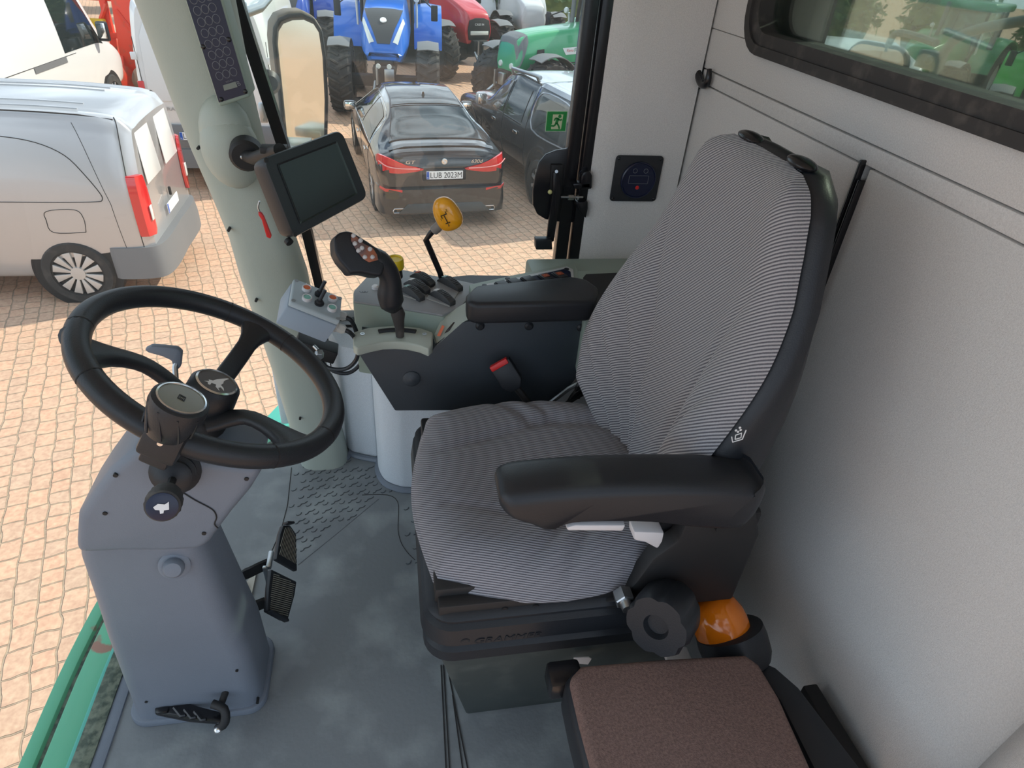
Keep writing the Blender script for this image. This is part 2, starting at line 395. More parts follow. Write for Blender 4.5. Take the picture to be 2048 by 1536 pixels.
b = MB(); b.box((.15, 1.79, .38), (.95, .05, .10), bev=.01); struct(b, 'trim_3', m_blackm, 'black sill strip below the right window')
# rear wall with window opening
b = MB()
wy0, wy1, wz0, wz1 = .10, 1.50, 1.255, 1.72
def slab(y0, y1, z0, z1, x=XW, th=.05, bev=.0025): b.box((x + th / 2, (y0 + y1) / 2, (z0 + z1) / 2), (th, y1 - y0, z1 - z0), bev=bev)
slab(.25, YW, 1.1665, wz0); slab(wy1, YW, wz0 + .001, ZC); slab(.0, wy0, wz0, ZC); slab(wy0, wy1, wz1, ZC)
slab(.25, YW, 1.1325, 1.1635, XW + .001)
slab(1.012, YW, .0, 1.1295, XW + .002)
slab(.25, .988, .0, 1.1295, XW + .002)
struct(b, 'wall_back', m_felt, 'beige felt-covered rear wall of the cab')
b = MB(); b.box((XW + .04, .9, .8), (.02, 1.7, 1.4 - .5)); b.box((XW + .003, 1.735, .9), (.02, .012, 1.8)); struct(b, 'trim_4', m_seam, 'thin black joint in the corner between rear and right wall')
# black double strip in the lower rear wall
b = MB()
b.box((XW - .003, 1.004, .77), (.012, .007, .74), bev=.002); b.box((XW - .003, .990, .66), (.014, .006, .90), bev=.002)
b.box((XW - .006, .996, .60), (.012, .012, .55), bev=.002)
struct(b, 'trim_5', m_blackgl, 'black upright double strip on the rear wall behind the seat')
# ceiling, roof with added overhang, left rear post
b = MB(); b.box((-.05, .95, ZC + .05), (1.9, 1.9, .08), bev=.02); struct(b, 'ceiling', m_felt)
b = MB(); b.box((.0, 1.05, ZC + .16), (2.9, 2.5, .14), bev=.05); struct(b, 'roof', m_jdgreen)  # unseen roof, overhang stretched to keep sun out of the rear window
b = MB()
lp = [(XW + .02, .325), (XW - .03, .30), (XW - .07, .27), (XW - .09, .22), (XW - .09, .10), (XW + .02, .10)]
b.loft([[V((x, y, z)) for x, y in lp] for z in (0, .9, ZC)]); struct(b, 'wall_left', m_felt, 'cream felt-covered door post at the lower right corner')
# corner pillar
rows = [(250, 455, -60), (270, 462, 0), (342, 499, 192), (385, 525, 300), (425, 556, 390), (460, 583, 474), (482, 610, 552), (548, 650, 744), (600, 692, 905)]
rings = []
for (l, r, y) in rows:
    a, c = PY(l, y, 1.60), PY(r, y, 1.60); m_ = (a + c) / 2; hw = (c - a).length / 2 + .004
    if y == 905: m_.z = .0
    rings.append([m_ + V((hw * math.copysign(abs(cos(t)) ** .75, cos(t)), .062 * math.copysign(abs(sin(t)) ** .75, sin(t)) + .02, 0)) for t in [2 * pi * k / 24 for k in range(24)]])
top = [p + (rings[0][i] - rings[1][i]).normalized() * 0 + V((-.03, 0, .35)) for i, p in enumerate(rings[0])]
nr = []
for i in range(len(rings) - 1):
    for k in range(3):
        nr.append([rings[i][j].lerp(rings[i + 1][j], k / 3) for j in range(24)])
nr.append(rings[-1])
b = MB(); b.loft([top] + nr)
b.mi = 1
for (px, py) in ((396, 297), (457, 461), (512, 602), (600, 838)):
    p = PY(px, py, 1.552); b.cyl(p + V((0, .02, 0)), p + V((0, -.001, 0)), .0035, n=10)
# swelling that carries the display bracket
b.mi = 0
c0 = PY(462, 300, 1.55); b.ell(c0, (.062, .055, .085), basis((1, 0, .1), (0, 1, 0)))
c1 = PY(452, 262, 1.56); b.ell(c1, (.055, .05, .075))
pil = struct(b, 'pillar', [m_greenl, m_blackm], 'grey-green curved corner pillar between windscreen and right window')
# right window
def slabY(mb, pts, y, th, bev=0): mb.prism([V((p[0], y, p[1])) for p in pts], (0, th, 0), bev)
b = MB()
YG = 1.745
def px2(pts, y=YG): return [(PY(*p, y).x, PY(*p, y).z) for p in pts]
# hinge-side member at the right and latch panel
slabY(b, [(.472, .40), (.478, 1.75), (.512, 1.75), (.508, .40)], YG - .012, .035, .003)
slabY(b, [(.514, .40), (.516, 1.75), (.548, 1.75), (.548, .40)], YG - .022, .05, .004)
lat = px2([(1148, 290), (1132, 298), (1112, 301), (1092, 309), (1078, 325), (1071, 350), (1066, 380), (1066, 410), (1074, 428), (1090, 438), (1115, 443), (1150, 445)], YG - .008)
slabY(b, lat, YG - .010, .012, .0025)
# pillar-side member following the lean
fl = px2([(452, -40), (460, 0), (555, 290), (606, 470), (628, 560), (668, 760), (700, 930)])
fl2 = px2([(478, -40), (486, 0), (578, 290), (626, 470), (646, 560), (684, 760), (712, 930)], YG)
for i in range(len(fl) - 1): slabY(b, [fl[i], fl2[i], fl2[i + 1], fl[i + 1]], YG - .015, .03)
slabY(b, [(-.30, .385), (.55, .385), (.55, .42), (-.30, .42)], YG - .01, .03)
fr2 = struct(b, 'window_1', m_blackgl, 'right side window with black frame and latch panel')
b = MB(); b.prism([V((-.36, YG + .004, 1.78)), V((.54, YG + .004, 1.78)), V((.53, YG + .004, .40)), V((-.22, YG + .004, .40))], (0, .004, 0)); b.build('window_pane', m_glass, fr2, label='dusty clear window pane')
# windscreen: curved sheet
def wsf(u, v):
    k = u * (len(cs) - 3); i = min(int(k), len(cs) - 2); p = cs[i].lerp(cs[i + 1], k - i)
    t = (cs[i + 1] - cs[i]).normalized(); o = V((-t.y, t.x, 0))
    return p + o * (.02 + .11 * v) + V((0, 0, .0 + 1.8 * v))
b = MB(); b.grid(wsf, 40, 6); ws = b.build('window_2', m_glass); ws['kind'] = 'structure'; ws['label'] = 'curved clear windscreen in front of the steering wheel'
# rear window seal and pane
f = Fr((XW - .004, (wy0 + wy1) / 2, (wz0 + wz1) / 2 + .005), (0, -1, 0), (0, 0, 1))
W_, H_ = wy1 - wy0, wz1 - wz0
b = MB()
o1, o2, o3 = rrect(W_ + .05, H_ + .05, .085, 6), rrect(W_ + .012, H_ + .012, .07, 6), rrect(W_ - .035, H_ - .035, .055, 6)
ringloft(b, f, o1, o2, -.012, .012); ringloft(b, f, rrect(W_ + .03, H_ + .03, .075, 6), o3, -.06, .006)
w3 = struct(b, 'window_3', m_rubber, 'rear window with thick worn black rubber seal')
b = MB(); b.prism([f(*p, -.03) for p in rrect(W_ - .02, H_ - .02, .06, 6)], f.n(-.004)); b.build('window_pane', m_glassr, w3, label='green tinted rear window pane')
b = MB(); b.box((XW + .06, 1.41, 1.45), (.05, .13, .6), bev=.01); b.build('window_post', m_blackm, w3)
# ground
b = MB(); b.box((8, 40, GZ - .05), (140, 120, .1))
gm = bpy.data.materials.new('pavers'); gm.use_nodes = True; t = gm.node_tree; bs = t.nodes['Principled BSDF']; bs.inputs['Roughness'].default_value = .85
tc = nn(t, 'ShaderNodeTexCoord'); mp = nn(t, 'ShaderNodeMapping'); mp.inputs['Rotation'].default_value = (0, 0, R(-(90 + 17)))
t.links.new(tc.outputs['Object'], mp.inputs[0])
nz = nn(t, 'ShaderNodeTexNoise'); nz.inputs['Scale'].default_value = 5; t.links.new(mp.outputs[0], nz.inputs['Vector'])
dv = nn(t, 'ShaderNodeVectorMath', operation='SUBTRACT'); dv.inputs[1].default_value = (.5, .5, .5); t.links.new(nz.outputs['Color'], dv.inputs[0])
sc = nn(t, 'ShaderNodeVectorMath', operation='SCALE'); sc.inputs['Scale'].default_value = .06; t.links.new(dv.outputs[0], sc.inputs[0])
ad = nn(t, 'ShaderNodeVectorMath', operation='ADD'); t.links.new(mp.outputs[0], ad.inputs[0]); t.links.new(sc.outputs[0], ad.inputs[1])
br = nn(t, 'ShaderNodeTexBrick'); br.offset = .37; br.offset_frequency = 2; br.squash = .72; br.squash_frequency = 3
br.inputs['Scale'].default_value = 1; br.inputs['Brick Width'].default_value = .185; br.inputs['Row Height'].default_value = .138
br.inputs['Mortar Size'].default_value = .0075; br.inputs['Mortar Smooth'].default_value = .45
br.inputs['Color1'].default_value = (.62, .38, .25, 1); br.inputs['Color2'].default_value = (.54, .36, .25, 1); br.inputs['Mortar'].default_value = (.38, .28, .19, 1)
br.inputs['Bias'].default_value = -.1
t.links.new(ad.outputs[0], br.inputs['Vector'])
n2 = nn(t, 'ShaderNodeTexNoise'); n2.inputs['Scale'].default_value = 30; n2.inputs['Detail'].default_value = 6; t.links.new(tc.outputs['Object'], n2.inputs['Vector'])
mx = nn(t, 'ShaderNodeMix', data_type='RGBA', blend_type='OVERLAY'); mx.inputs['Factor'].default_value = .45
t.links.new(br.outputs['Color'], mx.inputs['A']); t.links.new(n2.outputs['Fac'], mx.inputs['B'])
t.links.new(mx.outputs['Result'], bs.inputs['Base Color'])
iv = nn(t, 'ShaderNodeMath', operation='SUBTRACT'); iv.inputs[0].default_value = 1; t.links.new(br.outputs['Fac'], iv.inputs[1])
bp = nn(t, 'ShaderNodeBump'); bp.inputs['Strength'].default_value = .9; bp.inputs['Distance'].default_value = .02
t.links.new(iv.outputs[0], bp.inputs['Height']); t.links.new(bp.outputs[0], bs.inputs['Normal'])
go = struct(b, 'ground', gm, 'pinkish tan block paving of the yard')
# ------------------------------------------------------------------ driver's seat
seat = thing('driver_seat', "operator's seat in grey ribbed fabric with black armrest, shell and bellows base", 'seat', (.28, .94, 0))
def rr3(x0, x1, y0, y1, r, z, off=0, k=6):
    cx, cy = (x0 + x1) / 2, (y0 + y1) / 2
    return [V((cx + p[0], cy + p[1], z)) for p in rrect(x1 - x0 + 2 * off, y1 - y0 + 2 * off, max(.01, r + off), k)]
b = MB()
b.hexa([V((.115, .735, .0)), V((.52, .735, .0)), V((.52, 1.12, .0)), V((.115, 1.12, .0)), V((.05, .668, .345)), V((.54, .668, .345)), V((.54, 1.18, .345)), V((.05, 1.18, .345))], .006)
b.build('pedestal', m_steeld, seat, label='dark green scuffed steel pedestal')
b = MB()
prof = [(.333, -.004), (.340, .004), (.366, .004), (.373, -.006), (.379, -.006), (.386, .004), (.392, .008), (.428, .003), (.434, -.007), (.441, -.007), (.447, -.002), (.452, -.008), (.458, -.022), (.46, -.04)]
b.loft([rr3(.028, .515, .662, 1.215, .05, z, o) for z, o in prof])
gf = Fr(V((.10, .6555, .388)) + V((.04, 0, -.001)), (1, 0, 0), (0, 0, 1))
text(b, 'GRAMMER', gf, .013, .03, .012, depth=.0015, z=0, width=.12, shear=.2)
b.lathe([(.009, -.002), (.009, .0005), (.006, .0005), (.006, -.002)], gf(-.045, .012, 0), gf.n(), 16, False)
b.build('suspension_bellows', m_blackp, seat)
b = MB(); b.prism([V((.045, .70, .44)), V((.35, .70, .44)), V((.35, 1.18, .44)), V((.045, 1.18, .44))], (0, 0, .05), .006); b.box((.22, .692, .448), (.34, .03, .05), bev=.004)
b.cyl((.165, .685, .452), (.165, .674, .452), .006); b.cyl((.22, .685, .450), (.22, .674, .450), .007); b.build('seat_pan', m_blackm, seat)
# cushion
def sq(u, v, e=.80):   # unit square to rounded square
    x, y = 2 * u - 1, 2 * v - 1
    m_ = max(abs(x), abs(y)); 
    if m_ < 1e-6: return 0, 0
    L = math.hypot(x, y); k = m_ / L
    return x * (1 - e) + x * k * e, y * (1 - e) + y * k * e
def gauss(d, w): return math.exp(-(d / w) ** 2)
cxc, cyc, hx, hy = .262, .932, .243, .258
def cushion(u, v, lower=False):
    X_, Y_ = sq(u, v, .45); r = max(abs(2 * u - 1), abs(2 * v - 1))
    x = cxc + hx * X_; y = cyc + hy * Y_ * (1 - .10 * max(0, -X_) ** 2)
    edge = (1 - r ** 7) if r < 1 else 0
    z = .488 + .052 * max(edge, 0) ** .5
    if not lower:
        z += .022 * gauss(abs(Y_) - .85, .28) * edge - .010 * gauss(Y_, .5) * edge
        z += .010 * gauss(X_ + .75, .35) * edge
        for s in (-1, 1):      # creases fanning from the hollow
            for (ax, ay, bx, by, wd_, dp) in ((-.75, .30, .35, .62, .05, .011), (-.25, .92, .10, .60, .05, .010), (.05, .95, .3, .62, .05, .010), (.05, .60, .95, .52, .06, .014)):
                A = V((ax, s * ay, 0)); B = V((bx, s * by, 0)); P = V((X_, Y_, 0)); t = max(0, min(1, (P - A).dot(B - A) / (B - A).length_squared)); d = (P - A - (B - A) * t).length
                z -= dp * gauss(d, wd_) * (.3 + .7 * sin(pi * min(1, max(0, t)) * .8 + .3))
    return V((x, y, z))
b = MB(); b.grid(cushion, 90, 90)
def cside(u, v):
    a = u * 4; k = int(a) % 4; t = a - int(a); p = [(t, 0), (1, t), (1 - t, 1), (0, 1 - t)][k]
    q = cushion(p[0], p[1]); c = V((cxc, cyc, 0)); o = V((q.x, q.y, 0)) - c
    return c + o * (1 + .03 * sin(pi * v) - .02 * v) + V((0, 0, q.z - .034 * v))
b.grid(cside, 160, 8); bmesh.ops.remove_doubles(b.bm, verts=b.bm.verts, dist=.0008)
bmesh.ops.recalc_face_normals(b.bm, faces=b.bm.faces)
b.build('seat_cushion', m_fabric_s, seat, ang=70)
# backrest
def bw(z):
    ks = [(.46, .15), (.52, .185), (.60, .232), (.70, .262), (.80, .268), (.90, .255), (1.0, .222), (1.07, .192), (1.12, .168), (1.145, .145), (1.165, .105)]
    for i in range(len(ks) - 1):
        if z <= ks[i + 1][0]:
            t = (z - ks[i][0]) / (ks[i + 1][0] - ks[i][0]); p = [ks[max(i - 1, 0)][1], ks[i][1], ks[i + 1][1], ks[min(i + 2, len(ks) - 1)][1]]
            return .5 * ((2 * p[1]) + (p[2] - p[0]) * t + (2 * p[0] - 5 * p[1] + 4 * p[2] - p[3]) * t * t + (3 * p[1] - p[0] - 3 * p[2] + p[3]) * t ** 3)
    return ks[-1][1]
BYC = .935
def lean(z): return   .462 + .105 * (max(0, z - .46) / .76) ** 1.15
def byc(z): return BYC + .030 * (z - .46) / .73
def back(u, v):
    z = .46 + .70 * v; s = 2 * u - 1; w = bw(z); y = byc(z) + s * w
    lo = max(0, min(1, (1.02 - z) / .35)); lo = lo * lo * (3 - 2 * lo)
    ws = max(0, min(1, (abs(s) - .30) / .55)); wing = (.098 * lo + .016 * (1 - lo)) * (.75 * ws * ws * (3 - 2 * ws) + .25 * s * s) * max(0, min(1, (z - .46) / .15))
    e = 1 - abs(s) ** 9
    et = 1 - max(0, (v - .90) / .10) ** 2.2
    x = lean(z) - wing + max(.045 * (1 - max(e, 0) ** .5), .045 * (1 - max(et, 0) ** .5)) + .012 * gauss(s, .45) * lo
    x -= .010 * gauss(z - .66, .12) * (1 - abs(s) ** 2)
    if abs(s) < .93:
        for (s0, s1, z0, z1, dp) in ((.36, .80, .50, .86, .015), (.47, .86, .50, .78, .015), (.60, .90, .52, .72, .014), (.27, .66, .52, .96, .011)):
            tt = (z - z0) / (z1 - z0)
            if -.1 < tt < 1.25:
                sc_ = s0 + (s1 - s0) * max(0, tt) ** 2.2; x += dp * gauss(abs(s) - sc_, .042) * min(1, max(0, (1.2 - tt) / .5)) * (1 if tt > 0 else .5)
    return V((x, y, z))
b = MB(); b.grid(back, 90, 120); b.build('backrest_cushion', m_fabric_b, seat, ang=75)
def shell_ring(off, dx, n=26, sk=1):
    P = []
    for i in range(n + 1):
        z = .46 + .70 * i / n; lo = max(0, min(1, (1.02 - z) / .35)); lo = lo * lo * (3 - 2 * lo); P.append(V((lean(z) + dx - .080 * lo * sk, byc(z) + bw(z) + off, z)))
    P.append(V((lean(1.16) + dx, byc(1.16) + .03, 1.16 + off)))
    Q = [V((p.x, 2 * byc(p.z) - p.y, p.z)) for p in P[::-1]]
    return P + Q
b = MB(); b.loft([shell_ring(-.010, .034), shell_ring(.001, .042), shell_ring(.006, .058), shell_ring(.003, .070, 26, .5), shell_ring(-.02, .084, 26, 0)], cap=False); b.poly([p for p in shell_ring(-.02, .084, 26, 0)])
b.build('back_shell', m_blackp, seat)
for hx_, hy_ in ((1502, 274), (1604, 326)):
    b = MB(); c = PX(hx_, hy_, lean(1.16) + .045); b.ell(c, (.018, .034, .008), basis((1, 0, .0), (0, 1, .02))); b.box(c + V((0, 0, -.012)), (.022, .03, .02), bev=.004); b.build('headrest_socket', m_blackgl, seat)
fi = Fr(PP(1476, 871, (0, BYC - bw(.78) - .009, 0), (0, 1, 0)), (.95, 0, .3), (-.3, 0, .95))
b = MB()
b.tube([fi(x, y, .001) for x, y in ((-.010, .002), (-.009, -.009), (.006, -.009), (.012, .007))], .0009, 5)
b.tube([fi(x, y, .001) for x, y in ((-.005, -.005), (-.004, .003), (.005, .004), (.004, -.005), (-.005, -.005))], .0009, 5)
for x, y in ((-.003, .012), (.004, .010), (.000, .008), (.003, .015)): b.cyl(fi(x, y, 0), fi(x, y, .001), .0018, n=8)
b.build('airbag_symbol', m_whitepaint, seat, label='small white pictogram on the shell')
# near armrest
ya, yb = .600, .725
out_ = [(1002, 1016), (1010, 1036), (1050, 1052), (1078, 1066), (1092, 1066), (1112, 1054), (1150, 1046), (1250, 1047), (1330, 1053), (1400, 1064), (1478, 1068), (1508, 1050), (1528, 1022), (1543, 985), (1539, 972)]
ol = [PY(x, y, ya) for x, y in out_]; top_ = [PY(x, y, ya) for x, y in ((1532, 984), (1460, 978), (1340, 976), (1200, 980), (1100, 988), (1034, 996), (1010, 1004))]
b = MB(); ao = smooth(ol + top_, 3, True); ac = V(((min(p.x for p in ao) + max(p.x for p in ao)) / 2, 0, (min(p.z for p in ao) + max(p.z for p in ao)) / 2)); ahx = max(p.x for p in ao) - ac.x; ahz = max(p.z for p in ao) - ac.z
b.loft([[V((ac.x + (p.x - ac.x) * (1 - d / ahx), ya + y_, ac.z + (p.z - ac.z) * (1 - d / ahz))) for p in ao] for y_, d in ((0, .020), (.003, .011), (.009, .004), (.018, 0), (.062, 0), (.074, .004), (.083, .011), (.088, .022))]); b.build('armrest', m_blackp, seat, ang=60)
b = MB(); b.prism([PY(x, y, .612) for x, y in ((1133, 1056), (1150, 1051), (1252, 1051), (1246, 1063), (1135, 1062))], (0, .02, 0), .003); b.build('armrest_lever', m_white, seat, label='long white release lever under the armrest')
b = MB(); b.prism([PY(x, y, .66) for x, y in ((1268, 1064), (1330, 1066), (1326, 1084), (1316, 1100), (1290, 1086), (1268, 1082))], (0, .03, 0), .005); b.build('latch_knob', m_white, seat, label='white plastic latch knob')
b = MB(); b.prism([PY(x, y, .60) for x, y in ((1486, 905), (1494, 897), (1502, 903), (1504, 925), (1480, 925))], (0, .02, 0), .004)
b.bm.transform(M.Translation((.06, .08, -.02))); b.build('recline_knob', m_white, seat, label='pale knob behind the armrest')
# side bracket
b = MB()
b.prism([V((.345, .668, .455)), V((.372, .668, .455)), V((.395, .668, .50)), V((.415, .668, .56)), V((.45, .668, .60)), V((.46, .668, .70)), V((.56, .668, .70)), V((.60, .668, .60)), V((.60, .668, .42)), V((.40, .668, .42)), V((.35, .668, .43))], (0, .035, 0), .006)
b.prism([V((.56, .70, .62)), V((.62, .70, .62)), V((.62, .70, .40)), V((.50, .70, .40))], (0, .46, 0), .01)
b.cyl((.52, .668, .64), (.52, .655, .64), .017); b.build('side_bracket', m_blackm, seat)
b = MB(); b.cyl(V((.372, .670, .478)), V((.372, .645, .478)), .018, n=6, bev=.002); b.cyl(V((.372, .65, .478)), V((.372, .632, .478)), .012, .010, n=12); b.build('bolt', m_zinc, seat)
# height adjustment knob
kc = PY(1322, 1240, .605); kax = V((-.55, -.55, .25)).normalized()
b = MB()
def lob(r, h, n=48, a=.10):
    A = kax.orthogonal().normalized(); B_ = kax.cross(A)
    return [kc + kax * h + (A * cos(2 * pi * k / n) + B_ * sin(2 * pi * k / n)) * r * (1 - a * max(0, cos(6 * 2 * pi * k / n)) ** 2) for k in range(n)]
b.loft([lob(.028, -.065, a=0), lob(.050, -.058, a=.05), lob(.056, -.038), lob(.057, .015), lob(.052, .026), lob(.022, .026, a=0), lob(.018, .014, a=0)])
b.cyl(kc - kax * .10, kc - kax * .04, .02); b.build('height_knob', m_blackp, seat)
b = MB(); b.tube([V((.40, .73, .50)), V((.44, .75, .62)), V((.50, .76, .66)), V((.58, .76, .5)), V((.62, .74, .3)), V((.63, .72, .2))], .006, 8, sm=4); b.build('hose', m_blackm, seat)
# seat belt buckle
bk = thing('belt_buckle', 'black seat belt buckle with red release button against the console side', 'buckle', PY(1060, 800, 1.2))
f = Fr(PY(1017, 752, 1.225), ray(40, 30) * 0 + (PY(1045, 795, 1.2) - PY(1000, 725, 1.235)), (PY(1020, 715, 1.235) - PY(985, 740, 1.235)))
b = MB(); o_ = [(-.040, -.026), (.018, -.026), (.036, -.012), (.036, .012), (.018, .026), (-.040, .026)]
b.prism([f(x, y, -.012) for x, y in o_], f.n(.026), .004); b.build('buckle_body', m_blackp, bk)
b = MB(); b.prism([f(x, y, .0) for x, y in ((-.044, -.024), (-.031, -.024), (-.031, .021), (-.044, .021))], f.n(.018), .002); b.build('release_button', m_red, bk)
b = MB(); b.tube([f(.03, 0, 0), f(.07, .004, -.003), f(.12, .0, -.012), f(.2, -.01, -.03)], .009, 8, sm=3); b.build('stalk', m_blackm, bk)
# ------------------------------------------------------------------ passenger seat
bs_ = thing('passenger_seat', 'low folding passenger seat with brown woven cushion and black sides, lower right', 'seat', (.42, .40, 0))
zt = .42
P = [PZ(x, y, zt) for x, y in ((1140, 1352), (1163, 1328), (1330, 1314), (1492, 1306), (1520, 1326), (1560, 1392), (1625, 1536))] + [V((.60, .22, zt)), V((.27, .22, zt))] + [PZ(x, y, zt) for x, y in ((1186, 1536), (1160, 1440))]
b = MB(); b.prism([p + V((0, 0, -.05)) for p in P], (0, 0, .05), .012, 4, 50); b.build('seat_cushion', m_brown, bs_)
b = MB(); cpp = sum(P, V()) / len(P); b.prism([cpp + (p - cpp) * 1.045 + V((0, 0, -.10)) for p in P], (0, 0, .085), .018, 3, 50); b.build('side_trim', m_blackp, bs_)
b = MB(); b.prism([cpp + (p - cpp) * .9 + V((0, 0, -.16)) for p in P], (0, 0, .07), .01); b.box((.44, .36, .13), (.2, .16, .26), bev=.01); b.build('support', m_blackm, bs_)
b = MB(); b.prism([PZ(x, y, .34) for x, y in ((1498, 1310), (1552, 1334), (1598, 1374), (1740, 1560), (1640, 1560), (1560, 1400))], (0, 0, -.03), .006); b.build('side_plate', m_blackp, bs_)
b = MB(); q = PZ(1128, 1358, .36); b.box(q, (.06, .05, .045), bev=.008); b.cyl(PZ(1112, 1353, .36) + V((.004, 0, 0)), PZ(1102, 1352, .36), .013, n=14, bev=.002); b.build('hinge_bolt', m_blackgl, bs_)
b = MB(); b.prism([PZ(x, y, .26) for x, y in ((1606, 1370), (1634, 1366), (1760, 1570), (1715, 1570))], (0, 0, -.06), .004)
tag(b.build('floor_rail', m_blackm), 'black metal rail along the foot of the rear wall, lower right', 'rail')
b = MB(); q = [PY(x, y, .655) for x, y in ((1148, 1316), (1178, 1315), (1183, 1318), (1176, 1329), (1147, 1327))]; b.prism(q, (0, .002, 0)); b.build('paper_tag', m_white, seat, label='small white tag with a hole')
# beacon
bc = PZ(1428, 1262, .425); ax = V((-.22, .30, .90)).normalized()
bc = V((.585, .655, .365)); ax = V((-.25, .55, .68)).normalized()
be = thing('beacon_light', 'orange rotating beacon lying behind the passenger seat', 'beacon light', (bc.x, bc.y, .35))
b = MB(); b.lathe([(.052, -.02), (.053, .0), (.050, .022), (.040, .044), (.022, .056), (.0, .060)], bc, ax, 32); b.build('lens', m_orange, be)
b = MB(); b.lathe([(.058, -.075), (.064, -.06), (.066, -.03), (.064, -.008), (.054, -.004), (.03, -.004)], bc + V((.012, -.004, 0)), ax, 32); b.build('rubber_base', m_blackp, be)
b = MB(); b.box(bc + V((-.075, -.01, -.075)), (.05, .03, .012), bev=.003); b.build('magnet_plate', m_white, be)
# ------------------------------------------------------------------ steering column
colm = thing('steering_column', 'grey plastic steering column standing on the cab floor', 'steering column', (-.45, .88, 0))
def yb_(pts, y=.80): return [PY(x, z, y) for x, z in pts]
b = MB()
low = [[(148, 1095), (403, 1090)], [(150, 1130), (408, 1110)], [(175, 1200), (432, 1170)], [(205, 1290), (462, 1240)], [(240, 1380), (498, 1320)], [(262, 1435), (520, 1400)], [(272, 1462), (528, 1434)]]
rings = []
for i, (l, r) in enumerate(low):
    A, B = PY(*l, .80), PY(*r, .80); za = (A.z + B.z) / 2
    if i == len(low) - 1: za = .0
    if i == len(low) - 2: za = max(za, .03)
    w = B.x - A.x; cxx = (A.x + B.x) / 2; dep = .115 + .055 * i / 6
    sl_ = 0 if i >= 5 else (B.z - A.z) / w
    rings.append([V((cxx + p[0], .80 + dep / 2 + p[1], za + sl_ * p[0])) for p in rrect(w, dep, .035, 5)])
b.loft(rings); b.build('column_shroud', m_column, colm, ang=50)
b = MB(); A = rings[-1]; c_ = sum(A, V()) / len(A); b.prism([c_ + (p - c_) * 1.07 for p in A], (0, 0, .022), .004); b.build('column_foot', m_column, colm)
b = MB()
cow = [(150, 1112), (149, 1085), (152, 1035), (178, 995), (215, 945), (262, 905), (285, 893), (330, 905), (400, 925), (500, 935), (528, 940), (500, 985), (462, 1030), (438, 1062), (418, 1090), (400, 1103), (330, 1107), (240, 1107)]
b.prism(yb_(cow, .79), (0, .13, 0), .016, 4, 25); b.build('column_cowl', m_column, colm, ang=50)
b = MB()
for x, y in ((231, 951), (210, 1027), (493, 958), (408, 1067)): p = PY(x, y, .789); b.cyl(p + V((0, .01, 0)), p + V((0, -.001, 0)), .0035, n=10); b.build('screw', m_blackm, colm); b = MB()
for x, y in ((293, 1402), (474, 1340), (515, 1404)): p = PY(x, y, .801); b.cyl(p + V((0, .01, 0)), p + V((0, -.003, 0)), .003, n=10); b.build('screw', m_blackm, colm); b = MB()
b.tube([PY(x, y, .7892) for x, y in ((366, 985), (390, 1000), (415, 1013), (428, 1022), (433, 1035), (429, 1048), (436, 1056))], .0012, 5, sm=3)
b.build('cowl_seam', m_blackm, colm)
b = MB(); p = PY(350, 1128, .80); ax = V((.12, -.9, .35)); b.lathe([(.024, -.01), (.0255, .006), (.021, .009), (.017, .009), (.0165, .018), (.013, .022), (0, .023)], p, ax, 28); b.build('round_cap', m_column, colm)
# stalk with horn knob
p0, p1, p2 = PY(352, 940, .79), PY(343, 965, .745), PY(325, 1012, .665)
b = MB(); ax = (p1 - p0); b.lathe([(.036, -.01), (.036, .008), (.030, .012), (.031, .020), (.025, .024), (.026, .032), (.014, .040)], p0, ax, 26); b.build('stalk_boot', m_blackp, colm)
b = MB(); b.tube([p0, p1, p2], .006, 8, sm=3); st = b.build('washer_stalk', m_blackm, colm)
b = MB(); ax = (p2 - p1).normalized(); n_ = 36; A = ax.orthogonal().normalized(); B_ = ax.cross(A)
kr = lambda r, h, a: [p2 + ax * h + (A * cos(2 * pi * k / n_) + B_ * sin(2 * pi * k / n_)) * r * (1 - (a if k % 2 else 0)) for k in range(n_)]
b.loft([kr(.012, -.040, 0), kr(.019, -.038, 0), kr(.0225, -.028, .05), kr(.0235, -.005, .05), kr(.022, .0, 0), kr(.018, .003, 0)]); b.build('twist_grip', m_rubber, st)
fk = Fr(p2 + ax * .004, ax.cross(V((0, 0, 1))).cross(ax).cross(ax) * -1, ax.cross(V((0, 0, 1))).cross(ax))
fk = Fr(p2 + ax * .0035, (V((1, 0, 0)) - ax * ax.x), (V((0, 0, 1)) - ax * ax.z))
b = MB(); b.lathe([(.0195, -.002), (.0195, .003), (.015, .004), (.0, .0045)], p2, ax, 28); hb = b.build('horn_button', m_navy, st)
b = MB(); b.prism([fk(x, y, .002) for x, y in ((-.010, .002), (-.004, .006), (.004, .004), (.009, .007), (.008, -.004), (.002, -.004), (.001, -.008), (-.003, -.008), (-.003, -.003), (-.008, -.002))], fk.n(.0006)); b.build('horn_symbol', m_whitepaint, st)
# wheel geometry
wc = V((-.2754, .8910, .8306)); wn = V((sin(R(30.22)) * cos(R(6.2)), sin(R(30.22)) * sin(R(6.2)), cos(R(30.22))))
def WP(px, py, h=0): return PP(px, py, wc + wn * h, wn)
